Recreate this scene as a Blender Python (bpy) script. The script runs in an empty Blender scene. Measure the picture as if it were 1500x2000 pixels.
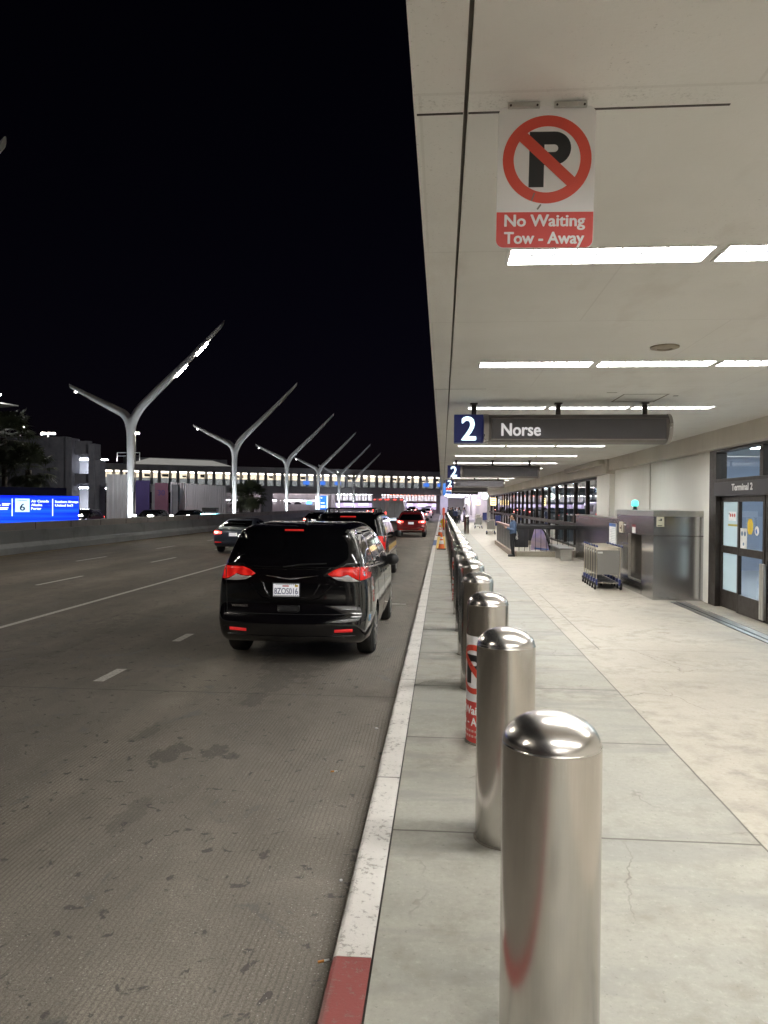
import bpy, bmesh, math, random
from mathutils import Vector, Matrix
from mathutils.bvhtree import BVHTree
from mathutils.geometry import delaunay_2d_cdt

random.seed(7)
R_ = math.radians
scene = bpy.context.scene
COL = scene.collection

# ------------------------------------------------------------------ camera
F_PX, CAM_H = 1450.0, 2.0
psi, pitch, roll = math.atan(114 / F_PX), -math.atan(15.9 / F_PX), 0.0075
fw = Vector((-math.sin(psi) * math.cos(pitch), math.cos(psi) * math.cos(pitch), math.sin(pitch)))
rt = fw.cross(Vector((0, 0, 1))).normalized()
up = rt.cross(fw)
rr = rt * math.cos(roll) + up * math.sin(roll)
uu = up * math.cos(roll) - rt * math.sin(roll)
cd = bpy.data.cameras.new('camera')
cam = bpy.data.objects.new('camera', cd)
COL.objects.link(cam)
m = Matrix((rr, uu, -fw)).transposed().to_4x4()
m.translation = Vector((0, 0, CAM_H))
cam.matrix_world = m
cd.sensor_width = 36
cd.lens = 36 * F_PX / 2000
cd.clip_end = 3000
cd.clip_start = 0.05
scene.camera = cam

# ------------------------------------------------------------------ night sky, exposure
w = bpy.data.worlds.new('World')
scene.world = w
w.use_nodes = True
nt = w.node_tree
sky = nt.nodes.new('ShaderNodeTexSky')
sky.sky_type = 'NISHITA'
sky.sun_disc = False
sky.sun_elevation = R_(25.0)
sky.sun_rotation = R_(200)
bg = nt.nodes['Background']
tint = nt.nodes.new('ShaderNodeMix')
tint.data_type, tint.blend_type = 'RGBA', 'MULTIPLY'
tint.inputs[0].default_value = 1.0
nt.links.new(sky.outputs[0], tint.inputs[6])
tint.inputs[7].default_value = (1.25, 0.70, 1.25, 1)
nt.links.new(tint.outputs[2], bg.inputs[0])
bg.inputs[1].default_value = 0.00022
scene.view_settings.view_transform = 'Standard'
scene.view_settings.look = 'None'
scene.view_settings.exposure = 0.98
scene.view_settings.gamma = 1.0
scene.cycles.max_bounces = 8
scene.cycles.diffuse_bounces = 4
scene.cycles.glossy_bounces = 4
scene.cycles.transparent_max_bounces = 16
scene.cycles.sample_clamp_indirect = 6.0
scene.cycles.caustics_reflective = False
scene.cycles.caustics_refractive = False
scene.cycles.use_denoising = True

CANOPY_LIGHT = 32.5      # radiance of the fluorescent diffusers under the canopy
LED_LIGHT = 230.0        # radiance of the street lamp strips

# ------------------------------------------------------------------ node helper and materials
class G:
    def __init__(s, name):
        s.m = bpy.data.materials.new(name)
        s.m.use_nodes = True
        s.t = s.m.node_tree
        s.b = s.t.nodes['Principled BSDF']
        s.out = s.t.nodes['Material Output']
    def put(s, node, key, v):
        i = node.inputs[key]
        if isinstance(v, bpy.types.NodeSocket):
            s.t.links.new(v, i)
        else:
            if hasattr(i.default_value, '__len__') and len(i.default_value) == 4 and len(v) == 3:
                v = (*v, 1)
            i.default_value = v
    def n(s, typ, ins=None, out=0, **at):
        nd = s.t.nodes.new('ShaderNode' + typ)
        for k, v in at.items():
            setattr(nd, k, v)
        for k, v in (ins or {}).items():
            s.put(nd, k, v)
        return nd.outputs[out]
    def math(s, op, a, b=0.0, c=None, clamp=False):
        d = {0: a, 1: b}
        if c is not None:
            d[2] = c
        return s.n('Math', d, operation=op, use_clamp=clamp)
    def mix(s, f, a, b, mode='MIX'):
        nd = s.t.nodes.new('ShaderNodeMix')
        nd.data_type = 'RGBA'
        nd.blend_type = mode
        s.put(nd, 0, f)
        s.put(nd, 6, a)
        s.put(nd, 7, b)
        return nd.outputs[2]
    def ramp(s, v, lo, hi, to0=0.0, to1=1.0):
        return s.n('MapRange', {0: v, 1: lo, 2: hi, 3: to0, 4: to1}, clamp=True)
    def obj(s):
        return s.n('TexCoord', out=3)
    def pos(s):
        return s.n('NewGeometry', out=0)
    def scale(s, v, sc, loc=(0, 0, 0), rot=(0, 0, 0)):
        return s.n('Mapping', {0: v, 1: loc, 2: rot, 3: sc})
    def noise(s, v, scale, detail=4, rough=0.55, dist=0.0, out=0):
        return s.n('TexNoise', {'Vector': v, 'Scale': scale, 'Detail': detail, 'Roughness': rough, 'Distortion': dist}, out=out)
    def bump(s, h, strength=0.3, dist=0.01):
        s.put(s.b, 'Normal', s.n('Bump', {'Height': h, 'Strength': strength, 'Distance': dist}))
    def set(s, **k):
        for key, v in k.items():
            s.put(s.b, key.replace('_', ' '), v)
        return s.m

MAT = {}
def simple(name, col, rough=0.5, metal=0.0, var=0.12, scale=6.0, bump=0.05, coat=0.0, spec=0.5):
    """a surface with slight mottling of its own colour and roughness"""
    if name in MAT:
        return MAT[name]
    g = G(name)
    v = g.obj()
    a = g.noise(v, scale, 5)
    f = g.ramp(a, 0.3, 0.7)
    rv = 0.08 if rough > 0.4 else 0.02
    lo = tuple(c * (1 - var) for c in col)
    hi = tuple(min(1, c * (1 + var)) for c in col)
    g.set(Base_Color=g.mix(f, lo, hi), Roughness=g.ramp(a, 0.3, 0.7, max(0.02, rough - rv), min(1, rough + rv)), Metallic=metal)
    g.put(g.b, 'Coat Weight', coat)
    g.put(g.b, 'Coat Roughness', 0.04)
    g.put(g.b, 'Specular IOR Level', spec)
    if bump:
        g.bump(g.noise(v, scale * 8, 3), bump, 0.01)
    MAT[name] = g.m
    return g.m

def emit(name, col, strength, base=(0.6, 0.6, 0.6), sample=True):
    if name in MAT:
        return MAT[name]
    g = G(name)
    g.set(Base_Color=base, Roughness=0.4, Emission_Color=col, Emission_Strength=strength)
    if not sample:
        g.m.cycles.emission_sampling = 'NONE'
    MAT[name] = g.m
    return g.m

def pane_mat(name, tint, ior=1.5, refl=1.0, rough=0.0, milk=0.0, milkcol=(0.6, 0.7, 0.7)):
    """clear or milky window glass: a tinted see-through sheet under a mirror-like skin"""
    if name in MAT:
        return MAT[name]
    g = G(name)
    tr = g.n('BsdfTransparent', {0: tint})
    gl = g.n('BsdfGlossy', {0: (refl, refl, refl), 'Roughness': rough})
    nd = g.t.nodes.new('ShaderNodeVectorMath'); nd.operation = 'DOT_PRODUCT'
    gm = g.t.nodes.new('ShaderNodeNewGeometry')
    g.t.links.new(gm.outputs['Normal'], nd.inputs[0]); g.t.links.new(gm.outputs['Incoming'], nd.inputs[1])
    c = g.math('SUBTRACT', 1.0, g.math('ABSOLUTE', nd.outputs[1]), clamp=True)
    f0 = ((ior - 1) / (ior + 1)) ** 2
    fr = g.math('ADD', g.math('MULTIPLY', g.math('POWER', c, 5.0), 1 - f0), f0)
    body = tr
    if milk:
        df = g.n('BsdfDiffuse', {0: milkcol})
        tl = g.n('BsdfTranslucent', {0: milkcol})
        dt = g.n('MixShader', {0: 0.5, 1: df, 2: tl})
        body = g.n('MixShader', {0: milk, 1: tr, 2: dt})
    mx = g.n('MixShader', {0: fr, 1: body, 2: gl})
    g.t.links.new(mx, g.out.inputs[0])
    MAT[name] = g.m
    return g.m

def make_road():
    g = G('grooved_road_concrete')
    p = g.pos()
    sep = g.t.nodes.new('ShaderNodeSeparateXYZ')
    g.t.links.new(p, sep.inputs[0])
    x, y = sep.outputs[0], sep.outputs[1]
    big = g.noise(g.scale(p, (0.9, 0.25, 1)), 0.8, 6, 0.6)
    med = g.noise(g.scale(p, (2.0, 0.9, 1)), 1.6, 6, 0.65, 0.4)
    fine = g.math('ADD', g.math('MULTIPLY', g.noise(p, 75, 4, 0.75), 0.55), g.math('MULTIPLY', g.noise(p, 190, 2, 0.6), 0.45))
    grit = g.noise(p, 420, 2, 0.6)
    patch = g.noise(g.scale(p, (0.8, 0.5, 1), (5, 2, 0)), 1.9, 6, 0.7, 0.8)
    col = g.mix(g.ramp(g.math('ADD', g.math('MULTIPLY', big, 0.55), g.math('MULTIPLY', patch, 0.45)), 0.36, 0.64), (0.190, 0.166, 0.134), (0.385, 0.342, 0.280))
    col = g.mix(g.ramp(fine, 0.44, 0.58, 0.0, 0.75), col, (0.100, 0.086, 0.068))
    # tined grooves running along the road, dirtier in their bottoms
    wob = g.math('MULTIPLY', g.noise(g.scale(p, (0.5, 0.7, 1)), 1.3, 2), 0.05)
    gx = g.math('ADD', x, wob)
    gr = g.math('SINE', g.math('MULTIPLY', gx, 2 * math.pi / 0.032))
    gm = g.ramp(g.noise(g.scale(p, (0.8, 0.35, 1)), 1.1, 5, 0.65), 0.36, 0.60, 0.08, 1.0)
    groove = g.math('MULTIPLY', g.ramp(gr, 0.25, 0.95), gm)
    col = g.mix(g.math('MULTIPLY', groove, 0.60), col, (0.080, 0.068, 0.053))
    # oil spots and drips
    sp = g.noise(g.scale(p, (1.0, 0.62, 1), (3.1, 0.4, 0)), 2.1, 6, 0.68, 0.9)
    oil = g.ramp(sp, 0.595, 0.64)
    col = g.mix(g.math('MULTIPLY', oil, 0.62), col, (0.055, 0.050, 0.045))
    dr = g.noise(p, 8.5, 5, 0.62, 0.6)
    # the bigger stains where cars wait
    wp = g.mix(0.20, p, g.noise(p, 5.0, 6, 0.72, out=1))
    ws = g.t.nodes.new('ShaderNodeSeparateXYZ')
    g.t.links.new(wp, ws.inputs[0])
    tot = None
    sw_ = g.math('MULTIPLY', g.math('SUBTRACT', g.noise(g.scale(p, (1, 0.6, 1)), 9.0, 6, 0.7), 0.5), 3.2)
    for (sx, sy, a_, b_, f_) in ((-2.28, 6.1, .12, .26, .62), (-1.92, 6.15, .08, .2, .62), (-1.75, 6.1, .05, .10, .6), (-3.35, 4.35, .16, .22, .5), (-1.05, 4.4, .035, .06, .8),
                                 (-1.95, 8.7, .22, .45, .45), (-2.0, 7.9, .12, .3, .5), (-2.1, 4.85, .08, .3, .35), (-2.7, 6.6, .08, .25, .35), (-1.4, 10.2, .5, .35, .4), (-1.9, 11.2, .5, 2.5, .5), (-5.8, 9.5, .5, 3.5, .30)):
        ex = g.math('MULTIPLY', g.math('SUBTRACT', ws.outputs[0], sx * .80 + .10), 1 / a_)
        ey = g.math('MULTIPLY', g.math('SUBTRACT', ws.outputs[1], sy * .80 + .10), 1 / b_)
        rr_ = g.math('ADD', g.math('MULTIPLY', ex, ex), g.math('MULTIPLY', ey, ey))
        rr_ = g.math('ADD', rr_, sw_)
        k_ = g.ramp(rr_, 0.78, 0.60, 0, f_)
        tot = k_ if tot is None else g.math('MAXIMUM', tot, k_)
    col = g.mix(tot, col, (0.050, 0.043, 0.036))
    drip = g.math('MULTIPLY', g.ramp(dr, 0.615, 0.655), 0.8)
    col = g.mix(drip, col, (0.045, 0.042, 0.038))
    # tyre-polished wheel tracks and a darker middle lane
    tr = g.ramp(g.noise(g.scale(p, (0.6, 0.02, 1)), 1.0, 3), 0.42, 0.6, 0.0, 0.38)
    col = g.mix(tr, col, (0.105, 0.096, 0.084))
    # pale aggregate chips
    ch = g.n('TexVoronoi', {'Vector': p, 'Scale': 46.0, 'Randomness': 1.0}, out=0)
    rnd = g.noise(p, 5.0, 2)
    chips = g.math('MULTIPLY', g.ramp(ch, 0.20, 0.12), g.ramp(rnd, 0.42, 0.58, 0.1, 0.9))
    col = g.mix(chips, col, (0.42, 0.40, 0.35))
    # slab joints of the lanes
    jy = g.math('PINGPONG', g.math('ADD', y, 1.1), 4.6)
    jl = g.math('MULTIPLY', g.ramp(jy, 0.02, 0.006), 0.6)
    col = g.mix(jl, col, (0.06, 0.055, 0.05))
    g.set(Base_Color=col, Roughness=g.ramp(oil, 0, 1, 0.82, 0.55))
    h = g.math('ADD', g.math('MULTIPLY', groove, -0.5), g.math('MULTIPLY', grit, 0.5))
    g.bump(g.math('ADD', h, g.math('MULTIPLY', fine, 0.6)), 0.55, 0.006)
    return g.m

def make_sidewalk():
    g = G('sidewalk_concrete')
    p = g.pos()
    sep = g.t.nodes.new('ShaderNodeSeparateXYZ')
    g.t.links.new(p, sep.inputs[0])
    x, y = sep.outputs[0], sep.outputs[1]
    big = g.noise(g.scale(p, (0.7, 1.0, 1)), 0.75, 4, 0.55, 0.8)
    med = g.noise(p, 5.0, 6, 0.65)
    fine = g.noise(p, 90, 3, 0.6)
    slab = g.n('TexWhiteNoise', {'W': g.math('FLOOR', g.math('DIVIDE', g.math('SUBTRACT', y, 4.53 - 18.3), 1.83))}, noise_dimensions='1D')
    grey = g.mix(g.ramp(big, 0.32, 0.68), (0.270, 0.266, 0.228), (0.385, 0.366, 0.308))
    grey = g.mix(g.math('MULTIPLY', slab, 0.40), grey, (0.29, 0.285, 0.25))
    warm = g.mix(g.ramp(big, 0.30, 0.70), (0.345, 0.312, 0.255), (0.435, 0.402, 0.338))
    side = g.math('GREATER_THAN', x, 1.9)
    col = g.mix(side, grey, warm)
    col = g.mix(g.math('MULTIPLY', g.ramp(med, 0.44, 0.66, 0, 0.75), g.ramp(g.noise(p, 1.1, 4, 0.6), 0.38, 0.60)), col, (0.215, 0.198, 0.155))
    gr2 = g.noise(p, 26, 8, 0.75)
    col = g.mix(g.ramp(gr2, 0.52, 0.72, 0, 0.45), col, (0.20, 0.185, 0.15))
    col = g.mix(g.ramp(gr2, 0.46, 0.30, 0, 0.35), col, (0.50, 0.48, 0.42))
    # rain-washed soot along the slabs and a dirty ring round every bollard
    soot = g.ramp(g.noise(g.scale(p, (0.55, 2.2, 1), (2.2, 0.7, 0)), 1.2, 5, 0.6, 0.6), 0.50, 0.66, 0, 0.60)
    col = g.mix(g.math('MULTIPLY', soot, g.math('SUBTRACT', 1.0, side)), col, (0.215, 0.212, 0.19))
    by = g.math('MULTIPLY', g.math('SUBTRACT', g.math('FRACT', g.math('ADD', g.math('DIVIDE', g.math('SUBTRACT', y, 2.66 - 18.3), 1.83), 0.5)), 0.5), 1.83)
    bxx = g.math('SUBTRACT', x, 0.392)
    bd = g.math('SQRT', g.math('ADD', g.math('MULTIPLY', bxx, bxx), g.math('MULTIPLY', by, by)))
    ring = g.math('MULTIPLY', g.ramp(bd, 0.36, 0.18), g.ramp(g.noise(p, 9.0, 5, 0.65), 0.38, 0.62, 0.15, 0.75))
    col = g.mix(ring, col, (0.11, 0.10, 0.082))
    spk = g.ramp(g.noise(p, 30, 4, 0.7), 0.62, 0.68, 0, 0.6)
    col = g.mix(spk, col, (0.17, 0.155, 0.13))
    col = g.mix(g.ramp(fine, 0.58, 0.75, 0, 0.25), col, (0.22, 0.21, 0.19))
    # darker random patches towards the terminal wall
    wall_patch = g.math('MULTIPLY', g.ramp(x, 3.3, 4.6), g.ramp(g.noise(p, 0.9, 4, 0.6), 0.45, 0.6))
    col = g.mix(g.math('MULTIPLY', wall_patch, 0.45), col, (0.20, 0.19, 0.175))
    # joints
    wob = g.math('MULTIPLY', g.math('SUBTRACT', g.noise(p, 3.0, 3), 0.5), 0.012)
    yy = g.math('ADD', y, wob)
    xx = g.math('ADD', x, wob)
    jm = g.math('ABSOLUTE', g.math('SUBTRACT', g.math('FRACT', g.math('ADD', g.math('DIVIDE', g.math('SUBTRACT', yy, 4.53 - 18.3), 1.83), 0.5)), 0.5))
    jm = g.math('MULTIPLY', jm, 1.83)
    j1 = g.math('MULTIPLY', g.ramp(jm, 0.013, 0.006), g.math('SUBTRACT', 1.0, side))
    jl = g.ramp(g.math('ABSOLUTE', g.math('SUBTRACT', xx, 1.9)), 0.009, 0.004)
    jw = g.math('ABSOLUTE', g.math('SUBTRACT', g.math('FRACT', g.math('ADD', g.math('DIVIDE', g.math('SUBTRACT', yy, 10.5 - 36.6), 9.15), 0.5)), 0.5))
    j2 = g.math('MULTIPLY', g.ramp(g.math('MULTIPLY', jw, 9.15), 0.010, 0.004), g.math('MULTIPLY', side, 0.6))
    l2 = g.math('MULTIPLY', g.ramp(g.math('ABSOLUTE', g.math('SUBTRACT', xx, 2.19)), 0.010, 0.004),
                g.math('MULTIPLY', g.math('GREATER_THAN', y, 10.5), g.math('LESS_THAN', y, 17.0)))
    jt = g.math('MAXIMUM', g.math('MAXIMUM', j1, jl), g.math('MAXIMUM', j2, l2))
    # grime spreading from the joints
    gj = g.math('MULTIPLY', g.ramp(jm, 0.20, 0.0, 0, 0.6), g.ramp(med, 0.4, 0.65))
    gj = g.math('MULTIPLY', gj, g.math('SUBTRACT', 1.0, side))
    col = g.mix(gj, col, (0.20, 0.19, 0.165))
    # hairline cracks
    wv = g.mix(0.25, p, g.noise(p, 2.2, 4, 0.6, out=1))
    vc = g.n('TexVoronoi', {'Vector': g.scale(wv, (1, 0.8, 1)), 'Scale': 0.95}, feature='DISTANCE_TO_EDGE', out=0)
    cm = g.ramp(g.noise(g.scale(p, (1, 1, 1), (4.2, 7.7, 0)), 0.8, 3), 0.50, 0.60)
    ck = g.math('MULTIPLY', g.ramp(vc, 0.006, 0.0015), g.math('MULTIPLY', cm, 0.6))
    col = g.mix(ck, col, (0.13, 0.115, 0.09))
    # gum and dark specks
    vs = g.n('TexVoronoi', {'Vector': p, 'Scale': 3.2}, out=0)
    gum = g.math('MULTIPLY', g.ramp(vs, 0.05, 0.03), g.ramp(g.noise(p, 1.7, 2), 0.46, 0.52, 0, 0.75))
    col = g.mix(gum, col, (0.11, 0.10, 0.085))
    col = g.mix(g.math('MULTIPLY', jt, 0.85), col, (0.085, 0.075, 0.06))
    g.set(Base_Color=col, Roughness=g.ramp(big, 0.3, 0.7, 0.50, 0.72))
    h = g.math('SUBTRACT', g.math('ADD', g.math('MULTIPLY', med, 0.25), g.math('MULTIPLY', fine, 0.2)), g.math('MULTIPLY', jt, 1.0))
    g.bump(h, 0.4, 0.008)
    return g.m

def make_ceiling():
    g = G('canopy_plaster')
    p = g.pos()
    a = g.noise(p, 0.7, 5, 0.6)
    b = g.noise(p, 14, 5, 0.7)
    col = g.mix(g.ramp(a, 0.3, 0.7), (0.735, 0.722, 0.695), (0.81, 0.80, 0.775))
    # soot speckle collecting along the cracks nearest the street end
    sp = g.noise(p, 55, 4, 0.75)
    mk = g.math('MAXIMUM', g.ramp(g.noise(p, 1.3, 4, 0.6), 0.50, 0.68), g.ramp(g.n('SeparateXYZ', {0: p}), 0.12, -0.02, 0, 0.8))
    col = g.mix(g.math('MULTIPLY', g.ramp(sp, 0.60, 0.70), g.math('MULTIPLY', mk, 0.55)), col, (0.20, 0.18, 0.15))
    # soot gathered along the crack in the plaster near the road
    sep = g.t.nodes.new('ShaderNodeSeparateXYZ')
    g.t.links.new(p, sep.inputs[0])
    near = g.ramp(g.math('ABSOLUTE', g.math('SUBTRACT', sep.outputs[1], 2.79)), 0.11, 0.0)
    near = g.math('MULTIPLY', near, g.ramp(g.math('ABSOLUTE', g.math('SUBTRACT', sep.outputs[0], 0.4)), 0.9, 0.2))
    spk = g.math('MULTIPLY', g.ramp(g.noise(p, 70, 5, 0.8), 0.52, 0.64), g.ramp(g.noise(p, 4.0, 4, 0.6), 0.42, 0.62))
    col = g.mix(g.math('MULTIPLY', g.math('MULTIPLY', near, spk), 0.7), col, (0.10, 0.09, 0.07))
    stn = g.ramp(g.noise(g.scale(p, (1.2, 0.5, 1)), 1.6, 5, 0.65), 0.56, 0.72, 0, 0.28)
    col = g.mix(stn, col, (0.52, 0.48, 0.42))
    # old patch outlines
    tr = g.n('TexBrick', {'Vector': g.scale(p, (0.21, 0.147, 1), (0.27, 0.1, 0)), 'Scale': 1.0, 'Mortar Size': 0.0016, 'Mortar Smooth': 0.4}, out=1)
    col = g.mix(g.math('MULTIPLY', tr, 0.12), col, (0.25, 0.22, 0.18))
    g.set(Base_Color=col, Roughness=0.8)
    g.bump(g.math('ADD', b, g.math('MULTIPLY', sp, 0.5)), 0.18, 0.01)
    return g.m

def make_wallplaster(name, c0, c1, rough=0.6):
    g = G(name)
    p = g.pos()
    a = g.noise(g.scale(p, (1, 0.7, 0.35)), 1.1, 5, 0.6)
    col = g.mix(g.ramp(a, 0.3, 0.7), c0, c1)
    st = g.noise(g.scale(p, (4, 4, 0.3)), 2.0, 4)
    col = g.mix(g.ramp(st, 0.58, 0.75, 0, 0.18), col, tuple(c * 0.62 for c in c0))
    g.set(Base_Color=col, Roughness=rough)
    g.bump(g.noise(p, 40, 4, 0.6), 0.10, 0.006)
    return g.m

def make_steel(name, rough, aniso, rot=0.0, col=(0.585, 0.560, 0.530), streak=(120, 120, 1.5), scuff=True, cyl=True):
    g = G(name)
    v = g.obj()
    br = g.noise(g.scale(v, streak), 3.0, 3, 0.6)
    sc = g.noise(v, 11, 6, 0.7)
    c = g.mix(g.ramp(br, 0.3, 0.7), tuple(k * 0.96 for k in col), tuple(min(1, k * 1.04) for k in col))
    if scuff:
        marks = g.math('MULTIPLY', g.ramp(g.noise(g.scale(v, (9, 9, 3)), 5.0, 4, 0.7), 0.615, 0.67), g.ramp(g.noise(v, 2.0, 2), 0.5, 0.6))
        c = g.mix(g.math('MULTIPLY', marks, 0.5), c, (0.75, 0.73, 0.70))
        dirt = g.ramp(g.noise(g.scale(v, (1, 1, 0.3)), 2.0, 3), 0.45, 0.75, 0, 0.15)
        c = g.mix(dirt, c, (0.30, 0.26, 0.21))
    g.set(Base_Color=c, Metallic=1.0, Roughness=g.ramp(br, 0.3, 0.7, rough - 0.015, rough + 0.02))
    if aniso:
        g.put(g.b, 'Anisotropic', aniso)
        g.put(g.b, 'Anisotropic Rotation', rot)
        if cyl:
            g.put(g.b, 'Tangent', g.n('Tangent', direction_type='RADIAL', axis='Z'))
    return g.m

def make_paint(name, base, rough=0.28, flake=0.0):
    g = G(name)
    v = g.obj()
    d = g.noise(v, 3.0, 5, 0.65)
    dust = g.ramp(d, 0.45, 0.75, 0, 0.015)
    g.set(Base_Color=g.mix(dust, base, (0.22, 0.20, 0.17)), Roughness=rough, Metallic=flake)
    g.put(g.b, 'Specular IOR Level', 0.3)
    g.put(g.b, 'Coat IOR', 1.55)
    g.put(g.b, 'Coat Weight', 1.0)
    g.put(g.b, 'Coat Roughness', 0.035)
    g.bump(g.noise(v, 2.2, 2), 0.02, 0.02)
    return g.m

def make_kerb(name, paint, under=(0.30, 0.285, 0.25), wear=0.56):
    g = G(name)
    p = g.pos()
    a = g.noise(p, 24, 6, 0.72)
    b = g.noise(p, 3.0, 5, 0.6)
    k = g.math('ADD', g.math('MULTIPLY', a, 0.7), g.math('MULTIPLY', b, 0.3))
    worn = g.ramp(k, wear - 0.015, wear + 0.045, 0, 0.85)
    col = g.mix(g.ramp(b, 0.3, 0.7, 0.0, 0.5), paint, tuple(c * 0.72 for c in paint))
    col = g.mix(worn, col, under)
    blk = g.ramp(g.noise(p, 11, 5, 0.7), 0.66, 0.74, 0, 0.5)
    col = g.mix(blk, col, (0.12, 0.11, 0.095))
    ks = g.n('SeparateXYZ', {0: p}, out=1)
    kj = g.math('PINGPONG', g.math('ADD', ks, 0.7), 1.525)
    col = g.mix(g.ramp(kj, 0.012, 0.005, 0, 0.8), col, (0.08, 0.07, 0.06))
    kx = g.n('SeparateXYZ', {0: p}, out=0)
    scuff = g.math('MULTIPLY', g.ramp(kx, -0.43, -0.465), g.ramp(g.noise(g.scale(p, (1, 0.25, 1)), 9.0, 5, 0.7), 0.42, 0.6, 0, 0.75))
    col = g.mix(scuff, col, (0.13, 0.115, 0.10))
    g.set(Base_Color=col, Roughness=0.75)
    g.bump(g.math('SUBTRACT', g.noise(p, 70, 4, 0.65), worn), 0.45, 0.006)
    return g.m

def make_barrier(name, c0, c1):
    g = G(name)
    p = g.pos()
    a = g.noise(g.scale(p, (1, 0.35, 1.2)), 1.2, 6, 0.65)
    col = g.mix(g.ramp(a, 0.3, 0.7), c0, c1)
    sc = g.noise(g.scale(p, (1, 0.5, 3)), 2.4, 6, 0.75, 0.8)
    col = g.mix(g.ramp(sc, 0.62, 0.70, 0, 0.5), col, (0.5, 0.5, 0.48))
    dk = g.noise(g.scale(p, (1, 0.6, 0.3)), 1.7, 5)
    col = g.mix(g.ramp(dk, 0.55, 0.75, 0, 0.5), col, tuple(c * 0.45 for c in c0))
    g.set(Base_Color=col, Roughness=0.7)
    g.bump(g.noise(p, 18, 5, 0.7), 0.3, 0.02)
    return g.m

def make_lanepaint():
    g = G('worn_lane_paint')
    p = g.pos()
    a = g.noise(p, 26, 6, 0.75)
    col = g.mix(g.ramp(a, 0.50, 0.62, 0, 0.75), (0.66, 0.64, 0.58), (0.20, 0.185, 0.16))
    g.set(Base_Color=col, Roughness=0.7)
    return g.m

M_ROAD, M_WALK, M_CEIL = make_road(), make_sidewalk(), make_ceiling()
M_LANE = make_lanepaint()
M_KERB = make_kerb('weathered_white_kerb', (0.66, 0.63, 0.58))
M_KERB_RED = make_kerb('red_kerb_paint', (0.26, 0.062, 0.055), (0.22, 0.12, 0.10), 0.55)
M_KERB_BLUE = make_kerb('blue_kerb_paint', (0.07, 0.13, 0.32))
M_WALL = make_wallplaster('cream_wall_plaster', (0.76, 0.745, 0.68), (0.81, 0.795, 0.73))
M_BEAM = make_wallplaster('beige_beam_plaster', (0.50, 0.46, 0.40), (0.62, 0.58, 0.51))
M_STEEL = make_steel('brushed_bollard_steel', 0.20, 0.70)
M_DOME = make_steel('polished_dome_steel', 0.25, 0.0, col=(0.64, 0.61, 0.575), streak=(3, 3, 3), scuff=False)
M_PANEL = make_steel('brushed_sheet_steel', 0.20, 0.0, col=(0.50, 0.495, 0.50), streak=(420, 420, 1.2), scuff=False, cyl=False)
M_ALU = simple('satin_aluminium', (0.62, 0.61, 0.58), 0.32, 1.0, 0.06, 20, 0.02)
M_DARKMETAL = simple('dark_bronze_metal', (0.045, 0.036, 0.031), 0.42, 0.6, 0.15, 10, 0.03)
M_BLACK = simple('black_plastic', (0.012, 0.012, 0.013), 0.45, 0, 0.2, 12, 0.03)
M_RUBBER = simple('tyre_rubber', (0.018, 0.017, 0.016), 0.8, 0, 0.25, 20, 0.15)
M_CHROME = simple('chrome_trim', (0.72, 0.72, 0.74), 0.10, 1.0, 0.05, 10, 0.0)
M_BAR_LO = make_barrier('blue_grey_barrier_concrete', (0.36, 0.40, 0.425), (0.50, 0.545, 0.57))
M_BAR_HI = make_barrier('grey_parapet_concrete', (0.46, 0.44, 0.425), (0.58, 0.56, 0.54))
M_GROUND = simple('distant_asphalt', (0.05, 0.05, 0.052), 0.85, 0, 0.25, 0.2, 0.1)
M_GRANITE = simple('pinkish_granite', (0.34, 0.29, 0.235), 0.4, 0, 0.35, 34, 0.05)
M_WHITE = simple('white_enamel', (0.78, 0.77, 0.75), 0.35, 0, 0.05, 5, 0.02)
M_DIFF = emit('fluorescent_diffuser', (1.0, 0.985, 0.96), CANOPY_LIGHT)
M_LED = emit('street_led_strip', (1.0, 0.92, 0.80), LED_LIGHT)
M_GLASS_DARK = simple('tinted_car_glass', (0.004, 0.004, 0.005), 0.03, 0, 0.1, 5, 0.0, spec=0.6)
M_PANE = pane_mat('terminal_window_glass', (0.50, 0.58, 0.62), 2.3)
M_PANE_CLEAR = pane_mat('door_glass', (0.80, 0.88, 0.90), 1.45)
M_PANE_MILK = pane_mat('frosted_sidelight_glass', (0.7, 0.8, 0.8), 1.45, milk=0.85, milkcol=(0.62, 0.74, 0.74))

# ------------------------------------------------------------------ mesh helpers
def axes(d):
    d = d.normalized()
    a = Vector((0, 0, 1)) if abs(d.z) < 0.9 else Vector((1, 0, 0))
    u = d.cross(a).normalized()
    return u, d.cross(u).normalized()

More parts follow.
